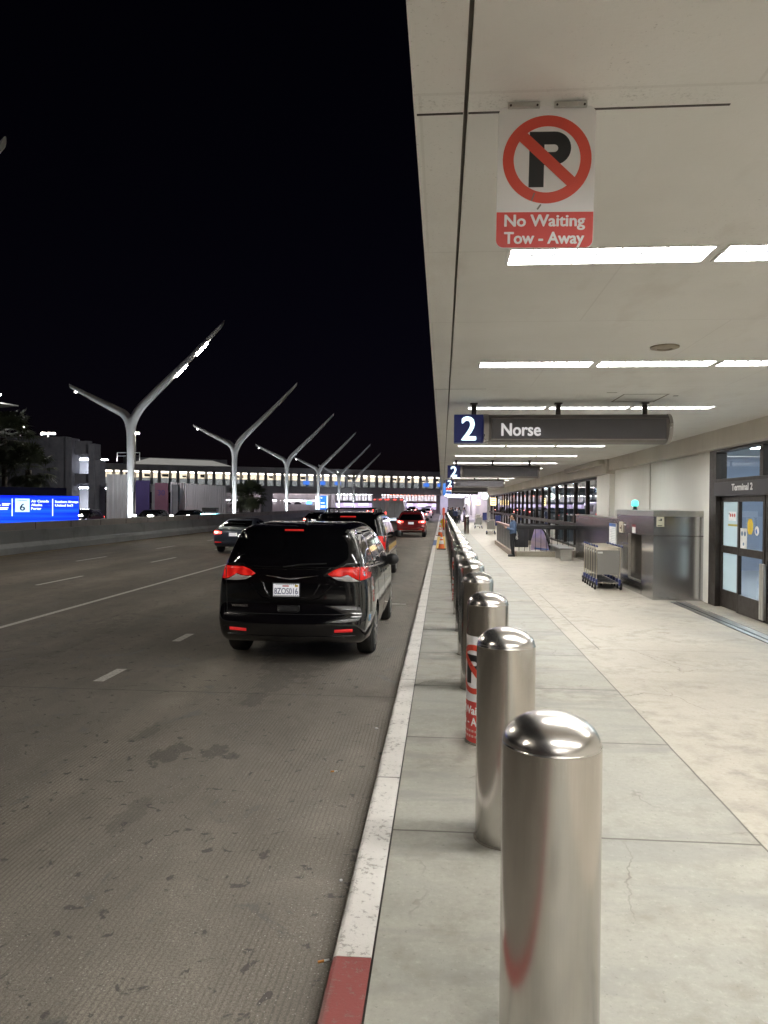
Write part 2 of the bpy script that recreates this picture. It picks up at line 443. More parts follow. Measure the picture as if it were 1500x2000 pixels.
class MB:
    def __init__(s):
        s.v, s.f, s.mi, s.cur = [], [], [], 0
    def add(s, vs, fs):
        o = len(s.v)
        s.v += [tuple(p) for p in vs]
        for f in fs:
            s.f.append(tuple(i + o for i in f))
            s.mi.append(s.cur)
        return s
    def box(s, x0, x1, y0, y1, z0, z1):
        vs = [(x, y, z) for z in (z0, z1) for y in (y0, y1) for x in (x0, x1)]
        return s.add(vs, [(0, 2, 3, 1), (4, 5, 7, 6), (0, 1, 5, 4), (2, 6, 7, 3), (0, 4, 6, 2), (1, 3, 7, 5)])
    def quad(s, a, b, c, d):
        return s.add([a, b, c, d], [(0, 1, 2, 3)])
    def cone(s, p0, p1, r0, r1, n=12, caps=True):
        p0, p1 = Vector(p0), Vector(p1)
        u, v = axes(p1 - p0)
        vs = []
        for p, r in ((p0, r0), (p1, r1)):
            for i in range(n):
                t = 2 * math.pi * i / n
                vs.append(p + u * (r * math.cos(t)) + v * (r * math.sin(t)))
        fs = [(i, i + n, (i + 1) % n + n, (i + 1) % n) for i in range(n)]
        if caps:
            fs += [tuple(range(n)), tuple(range(2 * n - 1, n - 1, -1))]
        return s.add(vs, fs)
    def tube(s, pts, r, n=8):
        rs = r if isinstance(r, (list, tuple)) else [r] * len(pts)
        pts = [Vector(p) for p in pts]
        vs, fs = [], []
        u0 = None
        for k, p in enumerate(pts):
            d = (pts[min(k + 1, len(pts) - 1)] - pts[max(k - 1, 0)]).normalized()
            if u0 is None:
                u0, _ = axes(d)
            u = (u0 - d * u0.dot(d)).normalized()
            u0 = u
            v = d.cross(u)
            for i in range(n):
                t = 2 * math.pi * i / n
                vs.append(p + (u * math.cos(t) + v * math.sin(t)) * rs[k])
        for k in range(len(pts) - 1):
            for i in range(n):
                a, b = k * n + i, k * n + (i + 1) % n
                fs.append((a, b, b + n, a + n))
        fs += [tuple(range(n - 1, -1, -1)), tuple(range((len(pts) - 1) * n, len(pts) * n))]
        return s.add(vs, fs)
    def lathe(s, prof, c=(0, 0, 0), n=32, capb=True):
        vs, fs = [], []
        for r, z in prof:
            for i in range(n):
                t = 2 * math.pi * i / n
                vs.append((c[0] + r * math.cos(t), c[1] + r * math.sin(t), c[2] + z))
        for k in range(len(prof) - 1):
            for i in range(n):
                a, b = k * n + i, k * n + (i + 1) % n
                fs.append((a, b, b + n, a + n))
        if capb:
            fs.append(tuple(range(n - 1, -1, -1)))
        fs.append(tuple(range((len(prof) - 1) * n, len(prof) * n)))
        return s.add(vs, fs)
    def prism(s, poly, a, b, axis='y'):
        """poly of 2D points extruded between a and b along the axis; y: (x,z), x: (y,z), z: (x,y)"""
        def P(p, t):
            return (p[0], t, p[1]) if axis == 'y' else ((t, p[0], p[1]) if axis == 'x' else (p[0], p[1], t))
        n = len(poly)
        vs = [P(p, a) for p in poly] + [P(p, b) for p in poly]
        fs = [(i, (i + 1) % n, (i + 1) % n + n, i + n) for i in range(n)] + [tuple(range(n - 1, -1, -1)), tuple(range(n, 2 * n))]
        return s.add(vs, fs)
    def ball(s, c, r, sc=(1, 1, 1), nu=12, nv=8):
        prof = [(max(1e-4, math.sin(math.pi * k / nv)), -math.cos(math.pi * k / nv)) for k in range(nv + 1)]
        o = len(s.v)
        s.lathe(prof, (0, 0, 0), nu)
        for i in range(o, len(s.v)):
            x, y, z = s.v[i]
            s.v[i] = (c[0] + x * r * sc[0], c[1] + y * r * sc[1], c[2] + z * r * sc[2])
        return s
    def mesh(s, name):
        me = bpy.data.meshes.new(name)
        me.from_pydata(s.v, [], s.f)
        me.update()
        bm = bmesh.new()
        bm.from_mesh(me)
        bmesh.ops.recalc_face_normals(bm, faces=bm.faces)
        bm.to_mesh(me)
        bm.free()
        return me
    def build(s, name, mat, parent=None, smooth=False, bevel=0.0, seg=2, auto=35):
        me = s.mesh(name)
        mats = mat if isinstance(mat, (list, tuple)) else [mat]
        for k in mats:
            me.materials.append(k)
        if len(mats) > 1:
            for p, i in zip(me.polygons, s.mi):
                p.material_index = i
        return link(name, me, parent, smooth, bevel, seg, auto)

def link(name, me, parent=None, smooth=False, bevel=0.0, seg=2, auto=35):
    if smooth:
        me.polygons.foreach_set('use_smooth', [True] * len(me.polygons))
        me.set_sharp_from_angle(angle=R_(auto))
    me.name = name
    o = bpy.data.objects.new(name, me)
    COL.objects.link(o)
    if parent is not None:
        attach(o, parent)
    if bevel:
        b = o.modifiers.new('bevel', 'BEVEL')
        b.width, b.segments, b.limit_method, b.angle_limit = bevel, seg, 'ANGLE', R_(40)
    return o

WORLD = {}
def wmat(o):
    return WORLD.get(o.name, Matrix.Identity(4))
def attach(o, parent):
    o.parent = parent
    o.matrix_parent_inverse = wmat(parent).inverted()

def tag(o, label, cat, group=None):
    o['label'], o['category'] = label, cat
    if group:
        o['group'] = group
    return o

def thing(name, loc, label, cat, group=None):
    o = bpy.data.objects.new(name, None)
    o.empty_display_size = 0.2
    COL.objects.link(o)
    o.location = loc
    WORLD[o.name] = Matrix.Translation(Vector(loc))
    return tag(o, label, cat, group)

def structure(o):
    o['kind'] = 'structure'
    return o

def dup(root, loc, rz=0.0, label=None, group=None, sc=None):
    kids = list(root.children)
    r = root.copy()
    COL.objects.link(r)
    r.location = loc
    r.rotation_euler = (0, 0, rz)
    if sc:
        r.scale = sc
    if label:
        r['label'] = label
    if group:
        r['group'] = group
    for ch in kids:
        c = ch.copy()
        COL.objects.link(c)
        c.parent = r
        for gch in list(ch.children):
            d = gch.copy()
            COL.objects.link(d)
            d.parent = c
    return r

def recolor(root, old, new):
    for ch in root.children:
        if ch.type == 'MESH' and any(s.material == old for s in ch.material_slots):
            for s in ch.material_slots:
                if s.material == old:
                    s.link = 'OBJECT'
                    s.material = new

def text(name, body, mat, parent, origin, xdir, ydir, w=None, h=None, thick=0.002, bold=0.0, align='LEFT'):
    """lettering: raised letters in the plane of xdir, ydir, scaled to width w and capital height h"""
    cu = bpy.data.curves.new(name, 'FONT')
    cu.body = body
    cu.size = 1.0
    cu.resolution_u = 3
    cu.extrude = 0.0
    cu.align_x = 'LEFT'
    o = bpy.data.objects.new('tmp', cu)
    COL.objects.link(o)
    dg = bpy.context.evaluated_depsgraph_get()
    me = bpy.data.meshes.new_from_object(o.evaluated_get(dg))
    bpy.data.objects.remove(o)
    bpy.data.curves.remove(cu)
    xs = [v.co.x for v in me.vertices]
    x0, x1 = min(xs), max(xs)
    cap = 0.69
    sy = (h / cap) if h else None
    sx = (w / (x1 - x0 + 2 * bold)) if w else None
    sy = sy or sx
    sx = sx or sy
    X, Yd = Vector(xdir).normalized(), Vector(ydir).normalized()
    Nn = X.cross(Yd)
    O = Vector(origin)
    off = 0.0 if align == 'LEFT' else -(x1 - x0) * sx / 2
    src = bmesh.new()
    src.from_mesh(me)
    r = bmesh.ops.extrude_face_region(src, geom=list(src.faces))
    topv = {e for e in r['geom'] if isinstance(e, bmesh.types.BMVert)}
    for v in src.verts:
        v.co.z = thick if v in topv else 0.0
    bmesh.ops.recalc_face_normals(src, faces=src.faces)
    src.verts.index_update()
    V = [v.co.copy() for v in src.verts]
    Fc = [tuple(v.index for v in f.verts) for f in src.faces]
    src.free()
    shifts = [(0, 0)] if not bold else [(0, 0), (bold, 0), (-bold, 0), (0, bold * .7), (0, -bold * .7), (bold * .7, bold * .5), (-bold * .7, bold * .5), (bold * .7, -bold * .5), (-bold * .7, -bold * .5)]
    vs, fs = [], []
    for k, (du, dv) in enumerate(shifts):
        n0 = len(vs)
        for c in V:
            vs.append(O + X * ((c.x - x0 + du + bold) * sx + off) + Yd * ((c.y + dv) * sy) + Nn * (c.z * (1 + 0.05 * k)))
        fs += [tuple(i + n0 for i in f) for f in Fc]
    me2 = bpy.data.meshes.new(name)
    me2.from_pydata(vs, [], fs)
    bpy.data.meshes.remove(me)
    me2.materials.append(mat)
    return link(name, me2, parent)

def applied(me, mods):
    """mesh after modifiers: mods is a list of functions that take the object"""
    o = bpy.data.objects.new('tmp', me)
    COL.objects.link(o)
    extra = []
    for f in mods:
        e = f(o)
        if e:
            extra += e
    bpy.context.view_layer.update()
    dg = bpy.context.evaluated_depsgraph_get()
    r = bpy.data.meshes.new_from_object(o.evaluated_get(dg))
    for e in [o] + extra:
        bpy.data.objects.remove(e)
    return r

def remeshed(mb, voxel, smooth=3):
    def f(o):
        r = o.modifiers.new('r', 'REMESH')
        r.mode, r.voxel_size = 'VOXEL', voxel
        if smooth:
            s = o.modifiers.new('s', 'SMOOTH')
            s.iterations, s.factor = smooth, 0.5
    return applied(mb.mesh('tmp'), [f])

def boxes(name, rows, mat, parent, **kw):
    for q in rows:
        MB().box(*q).build(name, mat, parent, **kw)

ORD = ['first', 'second', 'third', 'fourth', 'fifth', 'sixth', 'seventh', 'eighth', 'ninth', 'tenth', 'eleventh', 'twelfth', 'thirteenth',
       'fourteenth', 'fifteenth', 'sixteenth', 'seventeenth', 'eighteenth', 'nineteenth', 'twentieth', 'twenty-first', 'twenty-second',
       'twenty-third', 'twenty-fourth', 'twenty-fifth', 'twenty-sixth', 'twenty-seventh', 'twenty-eighth', 'twenty-ninth', 'thirtieth',
       'thirty-first', 'thirty-second', 'thirty-third', 'thirty-fourth', 'thirty-fifth', 'thirty-sixth', 'thirty-seventh', 'thirty-eighth']
# ================================================================== SETTING
KX = -0.47          # road edge of the kerb
RZ = -0.12          # road level
def sheet(name, x0, x1, y0, y1, z, mat):
    b = MB()
    b.quad((x0, y0, z), (x1, y0, z), (x1, y1, z), (x0, y1, z))
    return structure(b.build(name, mat))

sheet('ground', -900, 900, -300, 2500, -0.30, M_GROUND)
rb = MB(); rb.box(-17.3, KX + 0.004, -30, 420, RZ - 0.1, RZ)
structure(rb.build('road', M_ROAD))
sb = MB(); sb.box(-0.285, 5.60, -30, 140, -0.2, 0.0)
structure(sb.build('sidewalk', M_WALK))
jb = MB(); jb.box(-0.296, -0.284, -30, 140, -0.2, -0.012)
structure(jb.build('kerb_joint', M_DARKMETAL))
def kerb(y0, y1, mat):
    b = MB()
    b.prism([(KX, -0.22), (-0.296, -0.22), (-0.296, 0.0), (KX + 0.022, 0.0), (KX + 0.007, -0.006), (KX, -0.022)], y0, y1, 'y')
    return structure(b.build('kerb', mat))
kerb(-30, 3.235, M_KERB_RED)
kerb(3.238, 36.2, M_KERB)
kerb(36.203, 41.6, M_KERB_BLUE)
kerb(41.603, 140, M_KERB)

# lane markings, thin sheets of worn paint
LZ = RZ + 0.004
def dash(x, y0, y1, wd=0.11):
    sheet('lane_marking', x - wd / 2, x + wd / 2, y0, y1, LZ, M_LANE)
for k in range(1, 14):
    dash(-4.03, 8.44 + 2.56 * k - 2.56, 9.10 + 2.56 * k - 2.56, 0.13)
sheet('lane_marking', -7.42, -7.30, -30, 160, LZ, M_LANE)
for k in range(-1, 12):
    dash(-10.2, 17.97 + 7.4 * k, 20.4 + 7.4 * k)
    dash(-12.95, 25.4 + 7.4 * k, 27.8 + 7.4 * k)
M_EDGE = simple('faded_yellow_edge_paint', (0.32, 0.26, 0.13), 0.7, 0, 0.4, 14, 0.05)
sheet('lane_marking', -16.72, -16.60, -30, 160, LZ, M_EDGE)
sheet('lane_marking', -2.3, -0.75, 15.6, 15.72, LZ, M_LANE)

# yellow bumpy warning paving at the dropped kerb
M_YEL = simple('yellow_tactile_paving', (0.62, 0.40, 0.06), 0.7, 0, 0.25, 12, 0.1)
tb = MB(); tb.box(-0.27, 0.16, 33.6, 45.5, -0.01, 0.004)
for i in range(6):
    for j in range(40):
        tb.box(-0.24 + i * 0.065, -0.215 + i * 0.065, 33.7 + j * 0.29, 33.78 + j * 0.29, 0.004, 0.009)
structure(tb.build('tactile_paving', M_YEL))
# steel expansion strip in front of the doors
tb = MB(); tb.box(4.78, 4.86, -5, 15.9, -0.01, 0.004); tb.box(4.90, 5.04, -5, 15.9, -0.01, 0.005)
structure(tb.build('threshold_strip', M_ALU))
tb = MB(); tb.box(4.862, 4.898, -5, 15.9, -0.01, 0.003); tb.box(5.042, 5.07, -5, 15.9, -0.01, 0.003); tb.box(4.75, 4.778, -5, 15.9, -0.01, 0.003)
structure(tb.build('threshold_strip', M_BLACK))

# ================================================================== CANOPY
ZC = 3.49
Y_ROWS = [4.53, 8.0, 11.55, 15.25, 19.0, 22.85, 26.8, 30.6, 34.4, 38.2, 42.0, 45.8, 49.6, 53.4, 57.2, 61.0, 64.8, 68.6, 72.4, 76.2, 80.0, 83.8]
Y_BACK = [0.9, -2.7, -6.3, -9.9]
XF = [0.37, 1.61, 2.85]         # near edges of the three fixtures of a row
FW, FD = 1.20, 0.30
can = thing('entrance_canopy', (2.6, 30, ZC), 'long pale concrete canopy slab sheltering the whole pavement beside the terminal', 'canopy')
# the ceiling is built as strips so that the fixtures sit in real recesses
cb = MB()
XE = -0.12
ys = sorted(Y_ROWS + Y_BACK)
Z1 = ZC + 0.55
def ceil(x0, x1, y0, y1):
    cb.box(x0, x1, y0, y1, ZC, ZC + 0.18)
YB0, YB1 = -14.0, 90.0
ceil(XE, 0.068, YB0, YB1)
ceil(0.084, XF[0], YB0, YB1)
for a, b in ((XF[0] + FW, XF[1]), (XF[1] + FW, XF[2])):
    ceil(a, b, YB0, YB1)
ceil(XF[2] + FW, 5.32, YB0, YB1)
for xf in XF:
    prev = YB0
    for y in ys:
        ceil(xf, xf + FW, prev, y - FD / 2)
        prev = y + FD / 2
    ceil(xf, xf + FW, prev, YB1)
cb.build('ceiling', M_CEIL, can)
cb = MB(); cb.box(XE, 5.6, YB0, YB1, ZC + 0.181, Z1); cb.build('slab', M_CEIL, can)
cb = MB(); cb.box(0.0682, 0.0838, YB0, YB1, ZC + 0.03, ZC + 0.17); cb.build('expansion_joint', simple('dusty_joint_filler', (0.16, 0.145, 0.12), 0.85, 0, 0.25, 6), can)
boxes('ceiling_crack', [(x0, x1, 2.852, 2.864, ZC - 0.002, ZC + 0.01) for x0, x1 in ((XE + 0.01, 0.066), (0.086, 1.05))]
      + [(x0, x1, 9.645, 9.652, ZC - 0.002, ZC + 0.01) for x0, x1 in ((XE + 0.01, 0.066), (0.086, 0.55))], M_DARKMETAL, can)
cb = MB()
for (x0, x1, y0, y1) in ((2.4, 2.42, 10.15, 10.9), (2.42, 3.0, 10.15, 10.17), (2.98, 3.0, 10.17, 10.9), (2.42, 3.0, 10.88, 10.9), (2.15, 2.28, 10.0, 10.02), (3.1, 3.16, 10.3, 10.36)):
    cb.box(x0, x1, y0, y1, ZC - 0.003, ZC + 0.01)
cb.build('access_hatch', simple('hatch_edge', (0.22, 0.2, 0.17), 0.7), can)

# fluorescent fixtures: three to a row
frame_m = MB()
for (x0, x1, y0, y1) in ((0, FW, 0, 0.018), (0, FW, FD - 0.018, FD), (0, 0.022, 0.018, FD - 0.018), (FW - 0.022, FW, 0.018, FD - 0.018)):
    frame_m.box(x0 + 0.002, x1 - 0.002, y0 + 0.001 - FD / 2, y1 - 0.001 - FD / 2, -0.004, 0.13)
diff_m = MB()
diff_m.box(0.023, FW - 0.023, -FD / 2 + 0.02, FD / 2 - 0.02, 0.018, 0.05)
louv = MB()
for k in range(1, 9):
    x = 0.022 + k * (FW - 0.044) / 9
    louv.box(x - 0.003, x + 0.003, -FD / 2 + 0.02, FD / 2 - 0.02, 0.0, 0.016)
louv.box(0.024, FW - 0.024, -0.003, 0.003, 0.001, 0.0155)
M_LOUV = simple('grey_louvre_blade', (0.035, 0.035, 0.036), 0.6)
PLACE = ['nearest the road', 'in the middle', 'nearest the wall']
def fixture(y, k, lab):
    global fix0
    loc = (XF[k], y, ZC)
    if fix0 is None:
        fix0 = thing('ceiling_light', (0, 0, 0), lab, 'ceiling light', 'fluorescent lights under the canopy')
        frame_m.build('frame', M_WHITE, fix0)
        diff_m.build('diffuser', M_DIFF, fix0)
        louv.build('louvre', M_LOUV, fix0)
        fix0.location = loc
        return fix0
    return dup(fix0, loc, 0, lab)
fix0 = None
HOW = {0: 'beside the no parking sign', 2: 'behind the top of the nearest hanging sign', 6: 'just behind the second hanging sign'}
for i, y in enumerate(Y_ROWS):
    for k in range(3):
        where = HOW.get(i)
        row = f'the {ORD[i]} row of lights from the camera'
        if where:
            row = f'the row {where}'
        fixture(y, k, f'fluorescent panel {PLACE[k]} in {row}')
for y in Y_BACK:
    for k in range(3):
        o = fixture(y, k, 'lit fluorescent panel of the canopy behind the camera')

o = MB().lathe([(0.13, 0.0), (0.13, -0.012), (0.10, -0.022), (0.07, -0.024), (0.065, -0.012), (0.0, -0.012)][::-1], (2.06, 7.14, ZC - 0.001), 28).build('ceiling_speaker', simple('yellowed_grille', (0.30, 0.26, 0.20), 0.6), None, True)
tag(o, 'small round flush speaker grille in the canopy ceiling between two rows of lights', 'speaker')
for (x, y, lab) in ((3.2, 12.9, 'tiny round sprinkler plate in the ceiling right of the nearest hanging sign'), (4.3, 15.4, 'tiny round sprinkler plate in the ceiling close to the beam above the doors')):
    o = MB().lathe([(0.0, -0.03), (0.03, -0.03), (0.035, -0.012), (0.075, -0.008), (0.08, 0.0)], (x, y, ZC - 0.001), 16).build('sprinkler', M_ALU, None, True)
    tag(o, lab, 'sprinkler')

# ================================================================== TERMINAL BUILDING
XW = 5.5
ter = thing('terminal_building', (XW, 30, 0), 'cream terminal front with steel cladding and a long row of dark framed windows', 'building')
boxes('wall', ((XW, XW + 0.25, 16.0, 24.3, 0, 3.12), (XW, XW + 0.25, -14, 8.3, 0, 3.12)), M_WALL, ter)
boxes('pier', ((XW - 0.17, XW + 0.25, 24.301, 26.25, 0, 3.02), (XW - 0.03, XW + 0.25, 15.72, 15.999, 0, 3.12), (XW - 0.16, XW + 0.25, 88.2, 90, 0, 3.02)), M_WALL, ter)
b = MB(); b.box(XW - 0.2, XW + 0.3, -14, 24.29, 3.122, ZC + 0.5)
b.box(XW - 0.28, XW + 0.3, 24.29, 90, 3.022, ZC - 0.002)
b.box(XW - 0.45, XW - 0.205, 24.6, 31.5, 3.33, ZC - 0.002)
b.build('beam', M_BEAM, ter, bevel=0.02)
b = MB(); b.box(XW - 0.02, XW - 0.0005, 20.2, 20.215, 1.9, 3.12); b.build('wall_joint', M_BEAM, ter)
# steel clad low wall between the cart machine and the windows
b = MB(); b.box(5.08, 5.48, 19.5, 28.8, 0.0, 1.62); b.build('steel_cladding', M_PANEL, ter, bevel=0.008)
b = MB(); b.box(5.06, 5.49, 19.5, 28.82, 1.622, 1.655); b.build('cladding_cap', M_ALU, ter, bevel=0.005)
b = MB()
for y in (22.6, 25.7):
    b.box(5.076, 5.0795, y, y + 0.012, 0.02, 1.6)
b.build('cladding_joint', M_DARKMETAL, ter)
b = MB(); b.box(5.0, 5.58, 28.83, 88, 0.0, 0.26); b.build('granite_base', M_GRANITE, ter, bevel=0.01)
# window bays
NB = 24
YW0, BAY = 26.3, 2.55
def window_bay(y0, y1, z0, parent):
    f = MB()
    f.box(XW - 0.04, XW + 0.10, y0, y0 + 0.13, z0, 3.02)
    f.box(XW - 0.035, XW + 0.09, y0 + 0.131, y1, 2.93, 3.018)
    f.box(XW - 0.035, XW + 0.09, y0 + 0.131, y1, 1.10, 1.27)
    f.box(XW - 0.035, XW + 0.09, y0 + 0.131, y1, z0, z0 + 0.09)
    o = f.build('window', M_DARKMETAL, parent)
    p = MB()
    rx = random.uniform(-0.012, 0.012)
    for (a, c) in ((z0 + 0.09, 1.10), (1.27, 2.93)):
        p.quad((XW + 0.03 + rx, y0 + 0.13, a), (XW + 0.03 - rx, y1, a), (XW + 0.03 - rx, y1, c), (XW + 0.03 + rx, y0 + 0.13, c))
    p.build('pane', M_PANE, o)
for k in range(NB):
    window_bay(YW0 + k * BAY, YW0 + (k + 1) * BAY, 0.262, ter)
# interior of the terminal seen through the glass
M_INT = simple('interior_teal_wall', (0.30, 0.36, 0.38), 0.6, 0, 0.1, 0.8)
M_INTF = simple('interior_terrazzo', (0.34, 0.34, 0.35), 0.22, 0, 0.15, 30)
M_INTD = simple('interior_dark_wall', (0.10, 0.115, 0.13), 0.6, 0, 0.25, 0.6)
b = MB(); b.box(XW + 0.3, 17, -14, 90, -0.05, 0.0); b.build('interior_floor', M_INTF, ter)
b = MB(); b.box(XW + 0.3, 17, -14, 90, 3.55, 3.6); b.build('interior_ceiling', M_INT, ter)
b = MB(); b.box(13.0, 13.2, -14, 24.0, 0, 3.55); b.box(XW + 0.3, 13, 24.0, 24.2, 0, 3.55)
b.build('interior_wall', simple('interior_blue_wall', (0.23, 0.26, 0.34), 0.6, 0, 0.1, 0.5), ter)
b = MB(); b.box(11.0, 11.2, 24.3, 90, 0, 3.55); b.build('interior_back_wall', M_INTD, ter)
b = MB()
for y in (10.2, 13.4, 16.6, 19.8):
    b.box(7.0, 11.5, y, y + 0.14, 3.50, 3.545)
b.build('interior_light', emit('interior_tube', (0.86, 0.94, 1.0), 38), ter)
b = MB()
for k in range(8):
    b.box(7.2, 9.5, 28.5 + 8 * k, 28.62 + 8 * k, 3.50, 3.545)
b.build('interior_light', emit('interior_tube_dim', (0.80, 0.90, 1.0), 14), ter)
b = MB()
for y in (11.0, 12.0, 17.5):
    b.cone((9.5, y, 0), (9.5, y, 1.0), 0.03, 0.03, 8)
    b.cone((9.5, y, 0), (9.5, y, 0.03), 0.16, 0.16, 12)
b.box(9.47, 9.53, 11, 12, 0.9, 0.95)
b.build('queue_barrier', M_BLACK, ter)
boxes('interior_column', [(7.4, 7.9, 29 + 6 * k, 29.5 + 6 * k, 0, 3.5) for k in range(10)], M_INT, ter)

# ------------------------------------------------------------------ entrance doors
ent = thing('entrance_door', (XW, 12, 0), 'dark bronze framed glass entrance doors with a transom and terminal lettering', 'door')
Y0, Y1 = 8.32, 15.70
b = MB()
def fr(y0, y1, z0, z1, x0=-0.05, x1=0.16):
    b.box(XW + x0, XW + x1, y0, y1, z0, z1)
fr(15.32, Y1, 0.002, 3.12)                     # jamb
fr(Y0, 15.319, 3.07, 3.12)                     # head
fr(13.14, 13.29, 2.54, 3.068); fr(11.0, 11.15, 2.54, 3.068); fr(Y0, Y0 + 0.15, 0.002, 3.068)
fr(Y0 + 0.151, 15.319, 2.47, 2.539)
b.build('frame', M_DARKMETAL, ent, bevel=0.006)
b = MB(); b.box(XW - 0.09, XW + 0.16, Y0 + 0.151, 15.319, 2.20, 2.468); b.build('header_bar', simple('black_header_bar', (0.028, 0.024, 0.026), 0.35, 0.3), ent, bevel=0.006)
text('lettering', 'Terminal 2', M_WHITE, ent, (XW - 0.0915, 14.41, 2.30), (0, -1, 0), (0, 0, 1), w=0.95, h=0.12, bold=0.035)
for (a, c) in ((13.291, 15.319), (11.151, 13.139)):
    p = MB(); p.quad((XW + 0.05, a, 2.54), (XW + 0.05, c, 2.54), (XW + 0.05, c, 3.07), (XW + 0.05, a, 3.07))
    p.build('transom_pane', M_PANE_CLEAR, ent)
def leaf(y0, y1, st, mat, xo, nm='door_leaf'):
    f = MB()
    X0, X1 = XW + xo, XW + xo + 0.06
    f.box(X0, X1, y0, y0 + st, 0.012, 2.198); f.box(X0, X1, y1 - st, y1, 0.012, 2.198)
    f.box(X0, X1, y0 + st, y1 - st, 2.09, 2.198); f.box(X0, X1, y0 + st, y1 - st, 1.09, 1.23); f.box(X0, X1, y0 + st, y1 - st, 0.012, 0.36)
    o = f.build(nm, M_DARKMETAL, ent, bevel=0.005)
    p = MB()
    for (a, c) in ((0.36, 1.09), (1.23, 2.09)):
        p.quad((X0 + 0.03, y0 + st, a), (X0 + 0.03, y1 - st, a), (X0 + 0.03, y1 - st, c), (X0 + 0.03, y0 + st, c))
    p.build('pane', mat, o)
    return o
side = leaf(14.41, 15.318, 0.065, M_PANE_MILK, 0.05, 'sidelight')
lf = leaf(13.18, 14.36, 0.075, M_PANE_CLEAR, 0.0)
leaf(11.95, 13.13, 0.075, M_PANE_CLEAR, 0.0)
leaf(8.5, 11.9, 0.075, M_PANE_MILK, 0.05, 'sidelight')
h = MB(); h.box(XW - 0.06, XW - 0.002, 13.15, 13.24, 0.06, 1.02); h.build('door_handle', M_ALU, lf, bevel=0.01)
h = MB(); h.box(XW - 0.06, XW - 0.002, 13.07, 13.135, 0.06, 1.02); h.build('door_handle', M_ALU, lf, bevel=0.01)
# notices stuck on the glass
def notice(name, y0, y1, z0, z1, mat, x=0.028):
    s = MB(); s.box(XW + x - 0.003, XW + x, y0, y1, z0, z1)
    return s.build(name, mat, ent)
M_PAPER = simple('paper_white', (0.72, 0.72, 0.70), 0.6)
M_RED = simple('sign_red', (0.55, 0.045, 0.030), 0.45)
M_REDBAND = simple('sign_red_band', (0.62, 0.060, 0.050), 0.45)
M_YELST = simple('yellow_sticker', (0.70, 0.50, 0.03), 0.5)
M_BLUEST = simple('blue_sticker', (0.05, 0.14, 0.40), 0.5)
M_INK = simple('black_ink', (0.01, 0.01, 0.011), 0.5)
nb = notice('notice', 14.62, 14.98, 1.72, 1.90, M_PAPER, 0.077)
s = MB()
for k in range(3):
    s.cone((XW + 0.0735, 14.68 + k * 0.10, 1.83), (XW + 0.072, 14.68 + k * 0.10, 1.83), 0.035, 0.035, 14)
s.build('prohibition_mark', M_RED, nb)
s = MB(); s.cone((XW + 0.0735, 14.95, 1.86), (XW + 0.072, 14.95, 1.86), 0.022, 0.022, 12); s.build('mark', M_INK, nb)
notice('yellow_strip', 14.56, 15.0, 1.62, 1.66, simple('mustard_strip', (0.42, 0.33, 0.05), 0.5), 0.077)
nb = notice('notice', 13.98, 14.27, 1.22, 1.60, M_PAPER)
s = MB()
for y in (14.06, 14.19):
    s.cone((XW + 0.0245, y, 1.50), (XW + 0.023, y, 1.50), 0.045, 0.045, 14)
s.cone((XW + 0.0245, 14.12, 1.31), (XW + 0.023, 14.12, 1.31), 0.03, 0.03, 14)
s.build('pictogram', simple('grey_blue_ink', (0.10, 0.17, 0.28), 0.5), nb)
s = MB(); s.prism([(13.72, 1.58), (13.77, 1.50), (13.90, 1.50), (13.95, 1.58), (13.95, 1.70), (13.90, 1.78), (13.77, 1.78), (13.72, 1.70)], XW + 0.024, XW + 0.027, 'x'); s.build('yellow_sticker', M_YELST, ent)
s = MB(); s.cone((XW + 0.024, 13.55, 1.57), (XW + 0.027, 13.55, 1.57), 0.085, 0.085, 20); o = s.build('round_sticker', M_PAPER, ent)
s = MB(); s.prism([(13.52, 1.53), (13.58, 1.52), (13.60, 1.58), (13.55, 1.61)], XW + 0.0215, XW + 0.0235, 'x'); s.build('emblem', M_BLUEST, o)

# ------------------------------------------------------------------ luggage cart machine (steel box with a slot)
box = thing('cart_dispenser', (5.0, 17.6, 0), 'tall brushed steel luggage cart machine with an open slot beside the doors', 'vending machine')
BX0, BX1, BY0, BY1, BZ = 4.47, 5.5, 16.15, 19.45, 1.90
b = MB()
SY0, SY1, SZ0, SZ1 = 17.10, 18.22, 0.30, 1.34
b.box(BX0, BX1, BY0, SY0, 0.0, BZ - 0.125)
b.box(BX0, BX1, SY1, BY1, 0.0, BZ - 0.125)
b.box(BX0, BX1, SY0, SY1, 0.0, SZ0)
b.box(BX0, BX1, SY0, SY1, SZ1, BZ - 0.125)
b.box(BX0 + 0.5, BX1, SY0, SY1, SZ0, SZ1)
b.build('body', M_PANEL, box)
b = MB(); b.box(BX0 - 0.012, BX1, BY0 - 0.012, BY1, BZ - 0.123, BZ); b.build('top_rim', M_ALU, box, bevel=0.006)
b = MB()
b.box(BX0 - 0.003, BX0 - 0.0005, BY0, SY0, 1.36, 1.37); b.box(BX0, BX1, BY0 - 0.003, BY0 - 0.0005, 1.36, 1.37)
b.box(BX0 - 0.003, BX0 - 0.0005, 17.08, 17.09, 0.02, 1.36)
b.build('panel_seam', M_DARKMETAL, box)
b = MB(); b.box(BX0 - 0.01, BX0 + 0.06, SY0, SY1, SZ0 - 0.035, SZ0 + 0.001); b.box(BX0 - 0.008, BX0 + 0.05, SY1 - 0.001, SY1 + 0.02, SZ0, SZ1); b.build('slot_sill', M_ALU, box)
b = MB(); b.box(BX0 + 0.25, BX0 + 0.499, SY0 + 0.02, SY0 + 0.55, SZ0 + 0.04, SZ1 - 0.02); b.build('slot_shutter', simple('beige_shutter', (0.42, 0.37, 0.29), 0.5), box)
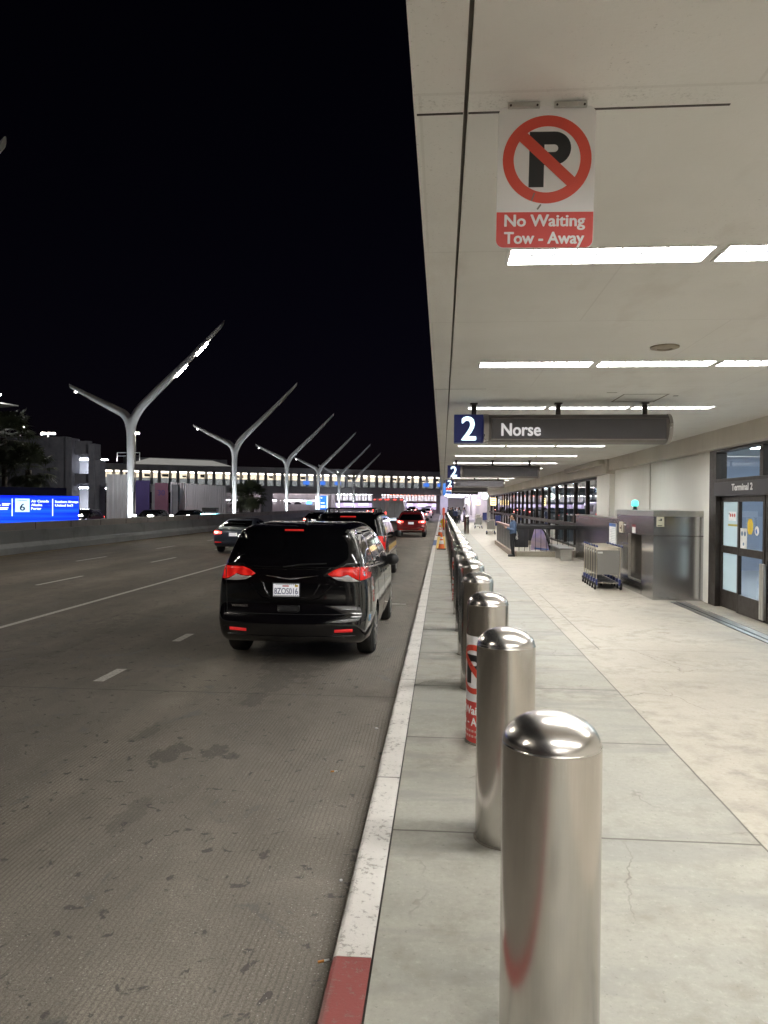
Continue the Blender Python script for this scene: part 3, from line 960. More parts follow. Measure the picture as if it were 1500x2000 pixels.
b = MB(); b.box(BX0 - 0.006, BX0 - 0.001, 18.55, 18.72, 1.52, 1.545); b.box(BX0 - 0.006, BX0 - 0.001, 17.62, 17.92, 1.52, 1.545); b.box(BX0-0.004,BX0-0.001,17.62,17.92,1.36,1.55)
b.build('price_sticker', M_PAPER, box)
b = MB(); b.box(BX0 - 0.0075, BX0 - 0.0045, 17.60, 17.94, 1.505, 1.565); b.build('sticker_band', simple('dark_red_ink', (0.22, 0.03, 0.04), 0.5), box)
b = MB(); b.box(BX0 + 0.06, BX0 + 0.22, BY0 - 0.004, BY0 - 0.001, 1.56, 1.77); o = b.build('notice', simple('cream_sticker', (0.60, 0.58, 0.45), 0.5), box)
b = MB(); b.box(BX0 + 0.10, BX0 + 0.14, BY0 - 0.006, BY0 - 0.0045, 1.69, 1.705); b.box(BX0 + 0.14, BX0 + 0.17, BY0 - 0.006, BY0 - 0.0045, 1.68, 1.73); b.box(BX0 + 0.08, BX0 + 0.18, BY0 - 0.006, BY0 - 0.0045, 1.575, 1.59); b.build('print', M_INK, o)
b = MB(); b.box(BX0 - 0.02, BX0 - 0.001, 18.75, 19.15, 1.33, 1.60); o = b.build('notice', simple('tan_notice', (0.45, 0.40, 0.30), 0.5), box)
b = MB(); b.box(BX0 - 0.023, BX0 - 0.0205, 18.85, 19.07, 1.42, 1.47); b.box(BX0 - 0.023, BX0 - 0.0205, 18.86, 18.92, 1.36, 1.52); b.build('print', simple('brown_ink', (0.08, 0.05, 0.03), 0.6), o)
# beacon
be = thing('beacon_light', (4.85, 19.2, BZ), 'small glowing turquoise beacon lamp on top of the steel cart machine', 'lamp')
MB().lathe([(0.06, 0), (0.06, 0.02), (0.045, 0.03), (0.045, 0.09)], (4.85, 19.2, BZ + 0.001), 16).build('base', M_BLACK, be, True)
MB().lathe([(0.07, 0.09), (0.085, 0.12), (0.085, 0.19), (0.06, 0.235), (0.0, 0.25)], (4.85, 19.2, BZ), 20).build('lens', emit('turquoise_lens', (0.06, 0.80, 0.62), 1.6, (0.1, 0.5, 0.45)), be, True)

# notice board leaning above the carts
nb = thing('notice_sign', (5.05, 22.4, 1.0), 'narrow white notice with a blue heading on the steel wall behind the carts', 'sign')
b = MB(); b.box(5.02, 5.06, 22.0, 22.85, 0.70, 1.47); b.build('sheet', M_PAPER, nb)
b = MB(); b.box(5.016, 5.0195, 22.0, 22.85, 1.38, 1.47); b.build('heading', M_BLUEST, nb)
b = MB()
for k in range(11):
    b.box(5.016, 5.0195, 22.1, 22.1 + (0.62 if k % 3 else 0.45), 1.32 - k * 0.05, 1.332 - k * 0.05)
b.build('print', simple('grey_print', (0.35, 0.36, 0.40), 0.6), nb)
# ================================================================== BOLLARDS
BX, BY, BSP, BR = 0.392, 2.66, 1.83, 0.174
bol0 = thing('bollard', (0, 0, 0), 'x', 'bollard', 'steel bollards along the kerb')
n = 56
MB().lathe([(BR, 0.0), (BR, 1.157)], n=n).build('post', M_STEEL, bol0, True, auto=50)
prof = [(BR, 1.1572), (BR + 0.0012, 1.1600), (BR - 0.0010, 1.1630)] + [((BR - 0.0020) * math.cos(t) ** 0.94, 1.160 + 0.106 * math.sin(t)) for t in [R_(3 + 3.0 * k) for k in range(29)]] + [(0.002, 1.2662)]
MB().lathe(prof, n=n).build('cap', M_DOME, bol0, True, auto=60)
MB().lathe([(BR + 0.011, 0.0005), (BR + 0.009, 0.006), (BR + 0.0005, 0.008)], n=n).build('base_ring', simple('dark_base_ring', (0.16, 0.14, 0.115), 0.9, 0, 0.3, 30), bol0, True)  # thin dark ring at the foot of every post
bollards = []
def blabel(k):
    if k == 0:
        return 'largest and nearest brushed steel bollard with a domed cap'
    if k == 2:
        return 'steel bollard with a red and white no parking wrap, third from the camera'
    if k == 7:
        return 'steel bollard with a no parking wrap far down the row, eighth from the camera'
    return f'plain steel bollard with a domed cap, {ORD[k]} from the camera in the kerb row'
for k in range(36):
    if k == 0:
        o = bol0; o.location = (BX, BY, 0); o['label'] = blabel(0)
    else:
        o = dup(bol0, (BX + random.uniform(-0.006, 0.006), BY + BSP * k, 0), random.uniform(0, 6.28), blabel(k))
    bollards.append(o)
dup(bol0, (1.64, 50.5, 0), 1.0, 'lone steel bollard standing in the walkway, right of the kerb row')

# no parking wrap: flat artwork bent round the post; u runs along the road face
M_SIGNW = simple('reflective_white', (0.88, 0.87, 0.88), 0.35, 0, 0.03, 4, 0.0)
M_SIGNR = simple('reflective_red', (0.66, 0.070, 0.042), 0.38, 0, 0.06, 6, 0.0)
def bend(o, r0, zrot=math.pi):
    me = o.data
    bm = bmesh.new()
    bm.from_mesh(me)
    bmesh.ops.triangulate(bm, faces=bm.faces)
    for it in range(2):
        ed = [e for e in bm.edges if abs(e.verts[0].co.x - e.verts[1].co.x) > 0.035]
        if ed:
            bmesh.ops.subdivide_edges(bm, edges=ed, cuts=2)
            bmesh.ops.triangulate(bm, faces=bm.faces)
    for v in bm.verts:
        u, d, z = v.co
        a = zrot + u / r0
        r = r0 - d
        v.co = (r * math.cos(a), r * math.sin(a), z)
    bm.to_mesh(me)
    bm.free()
def ring2d(mb, cx, cz, ro, ri, y0, y1, n=48):
    for k in range(n):
        a, c = 2 * math.pi * k / n, 2 * math.pi * (k + 1) / n
        P = [(cx + r * math.cos(t), cz + r * math.sin(t)) for r, t in ((ri, a), (ro, a), (ro, c), (ri, c))]
        mb.prism(P, y0, y1, 'y')
def band2d(mb, cx, cz, half, wd, ang, y0, y1):
    c, s = math.cos(ang), math.sin(ang)
    P = [(cx + a * c - b * s, cz + a * s + b * c) for a, b in ((-half, -wd), (half, -wd), (half, wd), (-half, wd))]
    mb.prism(P, y0, y1, 'y')
def letter_p(mb, cx, cz, w_, h_, y0, y1):
    st = w_ * 0.36
    mb.box(cx, cx + st, min(y0, y1), max(y0, y1), cz, cz + h_)
    ro = h_ * 0.30
    ri = ro - st * 0.86
    zc, xc = cz + h_ - ro, cx + w_ - ro
    mb.box(cx + st, xc, min(y0, y1), max(y0, y1), zc + ri, cz + h_)
    mb.box(cx + st, xc, min(y0, y1), max(y0, y1), zc - ro, zc - ri)
    n = 18
    for k in range(n):
        a, c = R_(-90 + 180 * k / n), R_(-90 + 180 * (k + 1) / n)
        mb.prism([(xc + r * math.cos(t), zc + r * math.sin(t)) for r, t in ((ri, a), (ro, a), (ro, c), (ri, c))], y0, y1, 'y')
def wrap(parent):
    U = 0.265
    def strip(name, z0, z1, off, mat):
        b = MB()
        N = 24
        for k in range(N):
            u0, u1 = -U + 2 * U * k / N, -U + 2 * U * (k + 1) / N
            b.quad((u0, -off, z0), (u1, -off, z0), (u1, -off, z1), (u0, -off, z1))
        o = b.build(name, mat)
        bend(o, BR)
        attach(o, parent)
        return o
    base = strip('no_parking_wrap', 0.36, 0.905, 0.002, M_SIGNW)
    strip('red_band', 0.02, 0.3595, 0.002, M_REDBAND)
    b = MB(); ring2d(b, 0, 0.63, 0.205, 0.158, -0.0045, -0.0035); o = b.build('red_circle', M_SIGNR); bend(o, BR); attach(o, base)
    b = MB(); band2d(b, 0, 0.63, 0.17, 0.024, R_(-45), -0.0056, -0.0048); o = b.build('red_slash', M_SIGNR); bend(o, BR); attach(o, base)
    for nm, bd, m_, (x, z), kw in (('lettering', 'No Waiting', M_SIGNW, (-0.255, 0.255), dict(w=0.43, h=0.066, bold=0.032)),
                                   ('lettering', 'Tow - Away', M_SIGNW, (-0.255, 0.160), dict(w=0.43, h=0.066, bold=0.032))):
        o = text(nm, bd, m_, None, (x, -0.0035, z), (1, 0, 0), (0, 0, 1), thick=0.0006, **kw)
        bend(o, BR)
        attach(o, base)
    b = MB(); letter_p(b, -0.085, 0.51, 0.175, 0.24, -0.0046, -0.0036); o = b.build('letter', M_INK); bend(o, BR); attach(o, base)
    b = MB()
    for z in (0.105, 0.062):
        for k in range(9):
            b.box(-0.15 + k * 0.034, -0.128 + k * 0.034, -0.0045, -0.0035, z, z + 0.018)
    o = b.build('small_print', simple('pinkish_print', (0.70, 0.45, 0.42), 0.5)); bend(o, BR); attach(o, base)
for k in (2, 7):
    w0 = bollards[k]
    tmp = thing('tmp', (0, 0, 0), 'x', 'x')
    wrap(tmp)
    w0.rotation_euler = (0, 0, R_(46))
    for ch in list(tmp.children):
        ch.parent = w0
        ch.matrix_parent_inverse = Matrix.Identity(4)
    bpy.data.objects.remove(tmp)

# ================================================================== NO PARKING SIGN UNDER THE CANOPY
np_ = thing('no_parking_sign', (0.375, 2.80, ZC), 'hanging white and red no parking tow away sign fixed to the canopy ceiling', 'sign')
def rrect(x0, x1, z0, z1, r, top=True, bot=True, n=6):
    P = []
    for cx, cz, a0, on in ((x1 - r, z1 - r, 0, top), (x0 + r, z1 - r, 90, top), (x0 + r, z0 + r, 180, bot), (x1 - r, z0 + r, 270, bot)):
        if on:
            P += [(cx + r * math.cos(R_(a0 + 90 * k / n)), cz + r * math.sin(R_(a0 + 90 * k / n))) for k in range(n + 1)]
        else:
            P.append((cx + (r if a0 in (0, 270) else -r), cz + (r if a0 in (0, 90) else -r)))
    return P
# drawn in a local frame (u to the right, v up from the top edge) and hung slightly crooked
NPX, NPZ, NPY = 0.375, 3.475, 2.80
SW, SH = 0.178, 0.522
b = MB(); b.prism(rrect(-SW, SW, -SH, 0, 0.03), 0.0, 0.004); parts_np = [b.build('plate', M_SIGNW, np_, bevel=0.0008)]
b = MB(); b.prism(rrect(-SW + 0.0015, SW - 0.0015, -SH + 0.0015, -0.39, 0.028, top=False), -0.0012, -0.0004); parts_np.append(b.build('red_band', M_REDBAND, np_))
b = MB(); ring2d(b, 0.003, -0.196, 0.162, 0.122, -0.0014, -0.0004, 64); parts_np.append(b.build('red_circle', M_SIGNR, np_))
b = MB(); band2d(b, 0.003, -0.196, 0.132, 0.0205, R_(-43), -0.0034, -0.0024); parts_np.append(b.build('red_slash', M_SIGNR, np_))
b = MB(); letter_p(b, -0.062, -0.298, 0.152, 0.204, -0.0016, -0.0004); parts_np.append(b.build('letter', M_INK, np_))
parts_np.append(text('lettering', 'No Waiting', M_SIGNW, np_, (-0.148, -0.0014, -0.442), (1, 0, 0), (0, 0, 1), w=0.296, h=0.042, thick=0.0008, bold=0.032))
parts_np.append(text('lettering', 'Tow - Away', M_SIGNW, np_, (-0.148, -0.0014, -0.506), (1, 0, 0), (0, 0, 1), w=0.294, h=0.042, thick=0.0008, bold=0.032))
b = MB(); band2d(b, -0.045, -0.335, 0.016, 0.0025, R_(70), -0.0042, -0.0036); band2d(b, -0.022, -0.372, 0.011, 0.003, R_(55), -0.0042, -0.0036)
parts_np.append(b.build('scuff_mark', simple('grey_scuff', (0.22, 0.20, 0.18), 0.7), np_))
b = MB()
for u0, u1 in ((-0.145, -0.028), (0.024, 0.143)):
    b.box(u0, u1, -0.012, 0.004, -0.008, 0.011); b.box(u0 + 0.01, u1 - 0.01, 0.004, 0.03, 0.0112, 0.0135)
parts_np.append(b.build('bracket', M_ALU, np_, bevel=0.003))
b = MB()
for u in (-0.135, -0.038, 0.034, 0.133):
    b.cone((u, -0.016, -0.002), (u, -0.0122, -0.002), 0.004, 0.004, 8)
parts_np.append(b.build('bolt', M_DARKMETAL, np_))
T = Matrix.Translation(Vector((NPX, NPY, NPZ))) @ Matrix.Rotation(R_(0.9), 4, 'Y')
for o in parts_np:
    o.data.transform(T)

# ================================================================== HANGING TERMINAL SIGNS
M_HOUSE = simple('taupe_sign_housing', (0.150, 0.132, 0.126), 0.36, 0.6, 0.03, 3, 0.0)
M_FACE = simple('charcoal_sign_face', (0.055, 0.050, 0.056), 0.40, 0, 0.03, 3, 0.0)
M_NUMBOX = emit('dark_blue_number_box', (0.012, 0.020, 0.16), 0.10, (0.012, 0.018, 0.09))
M_NUM = emit('lit_ice_blue_numeral', (0.66, 0.90, 1.0), 1.15, (0.5, 0.6, 0.65))
M_LETW = emit('soft_white_lettering', (0.8, 0.78, 0.80), 0.28, (0.7, 0.68, 0.70))
sig0 = thing('terminal_sign', (0, 0, 0), 'x', 'sign', 'hanging terminal signs')
# cross-section bulges towards the road users; z centre 0, half height .21
N = 12
def bulge(h, d):
    return [(-d * math.cos(R_(-90 + 180 * k / N)) ** 0.7 if 0 < k < N else 0.0, h * math.sin(R_(-90 + 180 * k / N))) for k in range(N + 1)]
b = MB()
front = bulge(0.21, 0.26)
cap = [(y, z) for y, z in front] + [(0.12, 0.21), (0.12, -0.21)]
b.prism(cap, 0.605, 3.205, 'x')
hs = b.build('housing', M_HOUSE, sig0, True, auto=30)
b = MB()
ex = [(y * 1.08 - 0.002, z * 1.03) for y, z in front] + [(0.124, 0.216), (0.124, -0.216)]
for xa, xb in ((0.585, 0.655), (3.18, 3.225)):
    MB().prism(ex, xa, xb, 'x').build('end_band', simple('satin_sign_band', (0.34, 0.32, 0.31), 0.28, 0.9, 0.03, 3, 0), sig0, True, auto=30)
b = MB(); b.box(0.16, 0.583, -0.118, 0.12, -0.205, 0.205); nbx = b.build('number_box', M_NUMBOX, sig0, bevel=0.006)
text('numeral', '2', M_NUM, nbx, (0.265, -0.1185, -0.165), (1, 0, 0), (0, 0, 1), w=0.215, h=0.335, thick=0.004, bold=0.022)
b = MB(); b.box(0.70, 3.135, -0.270, -0.05, -0.155, 0.125); b.build('face_panel', M_FACE, sig0, bevel=0.004)
b = MB()
for (x0, x1, z0, z1) in ((0.69, 3.145, 0.126, 0.14), (0.69, 3.145, -0.17, -0.156), (0.69, 0.699, -0.156, 0.126), (3.136, 3.145, -0.156, 0.126)):
    b.box(x0, x1, -0.278, -0.06, z0, z1)
b.build('face_rim', M_HOUSE, sig0, bevel=0.003)
b = MB()
for x in (0.45, 1.67, 2.90):
    b.box(x - 0.035, x + 0.035, -0.02, 0.02, 0.2105, 0.375)
    b.box(x - 0.055, x + 0.055, -0.05, 0.05, 0.365, 0.383)
b.build('hanger', M_DARKMETAL, sig0, bevel=0.004)
SZ = 3.105
sig0.location = (0, 11.0, SZ)
sig0['label'] = 'nearest hanging charcoal terminal sign with a lit numeral and one airline name'
for k, y in enumerate((25.2, 39.4, 53.6, 67.8)):
    dup(sig0, (0, y, SZ), 0, f'blank charcoal hanging terminal sign with a lit numeral, {ORD[k]} one behind the nearest lettered sign')
o = text('lettering', 'Norse', M_LETW, None, (0.83, 11.0 - 0.2705, SZ - 0.115), (1, 0, 0), (0, 0, 1), w=0.56, h=0.175, thick=0.003, bold=0.03)
o.parent = sig0
o.matrix_parent_inverse = Matrix.Translation(Vector((0, 11.0, SZ))).inverted()

# small blue and red hanging sign near the kerb
s = thing('hanging_sign', (0.15, 46, ZC), 'small blue and red hanging kerbside sign among the far terminal signs', 'sign')
b = MB(); b.box(0.02, 0.20, 45.98, 46.02, 2.55, 3.30); b.build('blue_board', emit('blue_board', (0.05, 0.16, 0.55), 0.5, (0.05, 0.15, 0.4)), s)
b = MB(); b.box(0.21, 0.56, 45.97, 46.01, 2.88, 3.02); b.build('red_plate', M_RED, s)
b = MB(); b.box(0.21, 0.56, 45.97, 46.01, 2.62, 2.87); o = b.build('white_plate', M_PAPER, s)
b = MB(); b.box(0.23, 0.54, 45.962, 45.969, 2.65, 2.80); b.build('blue_field', M_BLUEST, o)
b = MB(); b.cone((0.11, 46, 3.30), (0.11, 46, ZC), 0.015, 0.015, 8); b.cone((0.4, 46, 3.02), (0.4, 46, ZC), 0.012, 0.012, 8); b.build('hanger', M_DARKMETAL, s)

# lit round sign and yellow lantern signs over the far pavement
s = thing('round_sign', (3.1, 55, 2.6), 'round white lit sign hanging above the far walkway', 'sign')
MB().cone((3.1, 54.95, 2.62), (3.1, 55.05, 2.62), 0.26, 0.26, 28).build('face', emit('pale_green_lightbox', (0.80, 1.0, 0.90), 1.4), s)
b = MB(); b.cone((3.1, 55, 2.88), (3.1, 55, ZC), 0.02, 0.02, 8); ring2d(b, 3.1, 2.62, 0.29, 0.262, 54.93, 55.07, 28); b.build('rim', M_DARKMETAL, s)
b = MB(); b.prism([(2.98, 2.60), (3.16, 2.52), (3.18, 2.56), (3.00, 2.66)], 54.938, 54.946); b.prism([(3.08, 2.60), (3.11, 2.60), (3.14, 2.78), (3.10, 2.78)], 54.938, 54.946); b.build('mark', simple('green_ink', (0.08, 0.25, 0.18), 0.5), s)
ys0 = thing('cart_sign', (0, 0, 0), 'x', 'sign', 'yellow lit cart signs')
b = MB(); b.box(-0.21, 0.21, -0.08, 0.08, 1.95, 2.50); yo = b.build('lightbox', emit('yellow_lightbox', (1.0, 0.72, 0.28), 1.5), ys0, bevel=0.02)
b = MB()
for z in (2.38, 2.22, 2.08):
    b.box(-0.15, 0.15, -0.086, -0.081, z, z + 0.05)
b.build('print', simple('amber_print', (0.35, 0.16, 0.03), 0.5), yo)
MB().cone((0, 0, 0), (0, 0, 1.95), 0.03, 0.03, 10).build('pole', M_ALU, ys0)
for k, (x, y, lab) in enumerate(((3.75, 55.5, 'largest yellow lit sign on a pole beside the far luggage carts'), (4.05, 85.0, 'middle sized yellow lit sign on a pole farther along the terminal windows'), (3.9, 112.0, 'smallest yellow lit sign at the far end of the walkway'))):
    if k == 0:
        ys0.location = (x, y, 0); ys0['label'] = lab
    else:
        dup(ys0, (x, y, 0), 0, lab)
s = thing('lightbox_sign', (3.4, 100, 2.3), 'small white lit box sign high at the far end of the walkway', 'sign')
b = MB(); b.box(3.05, 3.55, 99.9, 100.1, 2.15, 2.75); b.build('face', emit('white_lightbox', (0.85, 0.95, 1.0), 1.8), s)
MB().cone((3.3, 100, 0), (3.3, 100, 2.15), 0.03, 0.03, 8).build('pole', M_ALU, s)

# ================================================================== LUGGAGE CARTS
M_GREYPANEL = simple('grey_panel_sheet', (0.26, 0.25, 0.235), 0.45, 0.3, 0.05, 3, 0.0)
M_BLUEPL = simple('dark_blue_plastic', (0.035, 0.045, 0.16), 0.45, 0, 0.1, 8, 0)
M_TUBE = simple('cart_tube_steel', (0.60, 0.55, 0.46), 0.30, 1.0, 0.08, 8, 0)
crt = thing('luggage_cart', (0, 0, 0), 'x', 'luggage cart', 'nested luggage carts beside the steel machine')
b = MB()
for s_ in (-1, 1):
    b.tube([(s_ * 0.27, 0.02, 0.16), (s_ * 0.27, 0.0, 0.5), (s_ * 0.275, -0.02, 0.98), (s_ * 0.285, 0.02, 1.03)], 0.013, 8)
    b.tube([(s_ * 0.27, 0.02, 0.16), (s_ * 0.24, 0.5, 0.15), (s_ * 0.10, 0.95, 0.14)], 0.014, 8)
b.tube([(-0.27, 0.0, 0.95), (0.27, 0.0, 0.95)], 0.013, 8)
b.tube([(-0.275, 0.03, 1.0), (0.275, 0.03, 1.0)], 0.015, 8)
b.tube([(-0.27, 0.02, 0.16), (0.27, 0.02, 0.16)], 0.014, 8)
b.tube([(-0.10, 0.95, 0.14), (0.10, 0.95, 0.14)], 0.014, 8)
b.tube([(-0.2, 0.02, 0.16), (0.0, 0.5, 0.14), (0.2, 0.02, 0.16)], 0.01, 6)
b.build('frame', M_TUBE, crt, True)
b = MB(); b.box(-0.257, 0.257, -0.008, 0.008, 0.36, 0.935); pn = b.build('panel', M_GREYPANEL, crt, bevel=0.004)
b = MB(); b.box(-0.245, -0.13, -0.012, -0.0085, 0.86, 0.905); b.build('label_plate', M_PAPER, pn)
for s_ in (-1, 1):
    b = MB(); b.tube([(s_ * 0.28, 0.0, 1.03), (s_ * 0.285, -0.09, 1.045), (s_ * 0.285, -0.17, 1.03)], [0.02, 0.024, 0.02], 10); b.build('grip', M_BLUEPL, crt, True)
    b = MB(); b.box(s_ * 0.27 - 0.025, s_ * 0.27 + 0.025, -0.03, 0.10, 0.10, 0.25); b.build('wheel_housing', M_BLUEPL, crt, bevel=0.012)
    b = MB(); b.cone((s_ * 0.30 - 0.022, 0.03, 0.085), (s_ * 0.30 + 0.022, 0.03, 0.085), 0.085, 0.085, 18); wh = b.build('wheel', M_RUBBER, crt, bevel=0.008)
    b = MB(); b.cone((s_ * 0.30 - s_ * 0.05, 0.03, 0.085), (s_ * 0.30 + s_ * 0.027, 0.03, 0.085), 0.03, 0.03, 12); b.build('hub', M_ALU, wh)
b = MB(); b.cone((-0.02, 0.93, 0.07), (0.02, 0.93, 0.07), 0.07, 0.07, 16); b.build('wheel', M_RUBBER, crt, bevel=0.008)
b = MB(); b.box(-0.21, 0.21, 0.10, 0.62, 0.155, 0.175); b.box(-0.12, 0.12, 0.0, 0.10, 0.17, 0.19); b.build('tray', M_BLACK, crt, bevel=0.004)
for k in range(6):
    lab = 'front luggage cart of the nested row with its grey panel in full view' if k == 0 else f'luggage cart nested {ORD[k]} in line behind the front cart of the row'
    loc = (3.93 + 0.012 * k, 17.95 + 0.36 * k, 0)
    if k == 0:
        crt.location = loc; crt['label'] = lab; crt.rotation_euler = (0, 0, R_(-2))
    else:
        dup(crt, loc, R_(-2 + random.uniform(-1.5, 1.5)), lab)
for k, (x, y, rz, lab) in enumerate(((3.25, 50.2, 12, 'single grey luggage cart standing in the far walkway by the escalator parapet'), (3.0, 62.0, -8, 'luggage cart farther away, left of the single grey cart'), (3.5, 74.0, 10, 'farthest luggage cart near the end of the window row'))):
    dup(crt, (x, y, 0), R_(rz), lab, 'stray luggage carts along the far walkway')
# blue rack panels and rails beside the far carts
for k, (x, y, lab) in enumerate(((3.85, 52.0, 'dark blue cart rack panel right of the single far cart'), (3.95, 70.0, 'dark blue cart rack panel farther along the windows'))):
    r = thing('cart_rack', (x, y, 0), lab, 'cart rack', 'blue cart racks')
    b = MB(); b.box(x - 0.2, x + 0.2, y - 0.02, y + 0.02, 0.55, 1.25); b.build('panel', M_BLUEPL, r)
    b = MB()
    b.tube([(x - 0.2, y, 0), (x - 0.2, y, 1.25)], 0.02, 8); b.tube([(x + 0.2, y, 0), (x + 0.2, y, 1.25)], 0.02, 8)
    b.tube([(x + 0.2, y, 0.02), (x + 0.2, y - 2.5, 0.02), (x + 0.2, y - 2.5, 0.5), (x + 0.2, y, 0.5)], 0.018, 8); b.build('rail', M_TUBE, r, True)

# ================================================================== BENCH
be = thing('bench', (4.5, 28.0, 0), 'low grey bench in front of the dark window beside the escalator parapet', 'bench')
b = MB(); b.box(4.22, 4.72, 27.0, 30.0, 0.41, 0.46); b.build('seat', simple('grey_bench_slab', (0.30, 0.30, 0.295), 0.4, 0.1), be, bevel=0.01)
for y in (27.25, 28.5, 29.72):
    b = MB(); b.box(4.28, 4.66, y - 0.03, y + 0.03, 0.0, 0.409); b.build('leg', M_ALU, be, bevel=0.005)

# ================================================================== ESCALATOR WELL PARAPET
en = thing('escalator_enclosure', (3.9, 33, 0), 'dark parapet and baluster rail round an escalator well on a granite kerb', 'enclosure')
M_CURB = simple('brown_granite_curb', (0.27, 0.205, 0.16), 0.45, 0, 0.3, 40)
M_CURB2 = simple('grey_granite_curb', (0.31, 0.28, 0.22), 0.45, 0, 0.3, 40)
b = MB(); b.box(2.66, 2.90, 29.1, 38.0, 0.0, 0.20); b.build('curb', M_CURB, en, bevel=0.01)
b = MB(); b.box(2.901, 4.9, 29.1, 29.34, 0.0, 0.20); b.build('curb', M_CURB2, en, bevel=0.01)
b = MB(); b.box(2.901, 4.9, 37.7, 38.0, 0.0, 0.20); b.build('curb', M_CURB2, en, bevel=0.01)
M_SOLID = simple('dark_parapet_panel', (0.040, 0.040, 0.044), 0.35, 0.2, 0.15, 5)
b = MB(); b.box(2.76, 2.82, 29.3, 37.9, 0.202, 1.07); b.box(2.821, 5.3, 37.8, 37.86, 0.202, 1.07); b.build('panel', M_SOLID, en, bevel=0.004)
b = MB()
for k in range(1, 6):
    b.box(2.756, 2.7595, 29.3 + k * 1.45, 29.32 + k * 1.45, 0.21, 1.06)
b.build('panel_joint', M_ALU, en)
b = MB(); b.box(2.71, 2.87, 29.25, 37.95, 1.072, 1.16); b.build('cap_rail', simple('red_granite_cap', (0.30, 0.15, 0.13), 0.3, 0, 0.3, 40), en, bevel=0.01)
b = MB(); b.box(2.871, 5.3, 29.18, 29.34, 1.06, 1.22); b.build('beam_rail', M_BLACK, en, bevel=0.01)
b = MB()
for k in range(10):
    b.box(2.98 + k * 0.21, 2.998 + k * 0.21, 29.24, 29.258, 0.202, 1.06)
b.build('baluster', M_BLACK, en)
b = MB(); b.box(3.0, 3.55, 31.0, 31.6, 0.25, 1.05); b.build('equipment_box', M_SOLID, en, bevel=0.02)
es = thing('escalator', (4.5, 32, 0), 'escalator balustrade with a colourful advert and black handrail inside the parapet', 'escalator')
b = MB(); P = [(30.0, 0.02), (33.6, 0.02), (33.6, 0.75), (32.4, 1.02), (31.5, 1.0), (30.6, 0.55)]
b.prism(P, 4.30, 4.36, 'x'); b.build('balustrade', simple('pale_balustrade', (0.62, 0.60, 0.62), 0.3), es)
b = MB(); b.tube([(4.33, 29.9, 0.02), (4.33, 30.1, 0.25), (4.33, 30.7, 0.64), (4.33, 31.5, 1.05), (4.33, 32.4, 1.08), (4.33, 33.7, 0.80)], 0.04, 10); b.build('handrail', M_RUBBER, es, True)
g = G('advert_print')
v = g.obj()
a_ = g.noise(g.scale(v, (1, 1.2, 1.6)), 1.4, 3, 0.5, 1.2)
g.set(Base_Color=g.mix(g.ramp(a_, 0.4, 0.6), (0.52, 0.40, 0.46), (0.30, 0.24, 0.48)), Roughness=0.35)
g.put(g.b, 'Emission Color', (0.6, 0.5, 0.62, 1)); g.put(g.b, 'Emission Strength', 0.06)
b = MB()
b.prism([(3.52, 0.205), (4.25, 0.205), (4.10, 0.75), (3.98, 1.03), (3.66, 1.03), (3.54, 0.6)], 29.9, 29.94, 'y')
ad = b.build('advert_panel', g.m, es)
b = MB(); b.prism([(3.66, 0.25), (4.20, 0.21), (4.22, 0.26), (3.67, 0.31)], 29.892, 29.899, 'y'); b.build('advert_edge', M_BLUEST, ad)
b = MB(); b.tube([(4.28, 29.92, 0.2), (4.20, 29.92, 0.55), (4.08, 29.92, 0.90), (3.95, 29.92, 1.06)], 0.035, 10); b.build('handrail', M_RUBBER, es, True)

# ================================================================== CONES, HYDRANT, LITTER
M_ORANGE = simple('cone_orange', (0.75, 0.14, 0.02), 0.5, 0, 0.08, 6)
M_REFL = simple('cone_white_band', (0.75, 0.75, 0.73), 0.4)
cn = thing('traffic_cone', (0, 0, 0), 'x', 'traffic cone', 'orange traffic cones by the kerb')
b = MB(); b.box(-0.20, 0.20, -0.20, 0.20, 0.0, 0.035); b.build('base', M_BLACK, cn, bevel=0.012)
MB().lathe([(0.15, 0.036), (0.135, 0.06), (0.028, 0.68), (0.0, 0.69)], n=24).build('cone', M_ORANGE, cn, True)
MB().lathe([(0.107, 0.24), (0.081, 0.40)], n=24, capb=False).build('reflective_band', M_REFL, cn, True)
MB().lathe([(0.072, 0.455), (0.056, 0.545)], n=24, capb=False).build('reflective_band', M_REFL, cn, True)
cn.location = (-0.03, 33.0, 0.006); cn['label'] = 'nearest orange traffic cone with white bands at the edge of the yellow paving'
dup(cn, (-0.13, 47.2, 0.0), 0.4, 'farther orange traffic cone beside the kerb, past the yellow paving')
hy = thing('fire_hydrant', (0.06, 64.5, 0), 'yellow fire hydrant standing by the kerb behind the cones', 'fire hydrant')
M_HYD = simple('hydrant_yellow', (0.72, 0.50, 0.02), 0.45, 0, 0.1, 8)
MB().lathe([(0.19, 0.0), (0.19, 0.05), (0.14, 0.07), (0.13, 0.55), (0.17, 0.57), (0.17, 0.62), (0.14, 0.68), (0.07, 0.76), (0.03, 0.78), (0.03, 0.84), (0.0, 0.84)], (0.06, 64.5, 0), 20).build('body', M_HYD, hy, True)
for d in ((-0.24, 0), (0.24, 0), (0, -0.24)):
    MB().cone((0.06, 64.5, 0.45), (0.06 + d[0], 64.5 + d[1], 0.45), 0.07, 0.07, 12).build('outlet', M_HYD, hy)
rp = thing('kerb_post', (0.1, 58, 0), 'slim red marker post at the kerb ahead of the hydrant', 'post')
b = MB(); b.box(0.05, 0.15, 57.97, 58.03, 0, 1.75); b.build('post', M_RED, rp, bevel=0.01)
b = MB(); b.box(0.0, 0.2, 57.93, 57.968, 1.15, 1.70); b.build('plate', simple('orange_red_plate', (0.62, 0.10, 0.05), 0.5), rp)

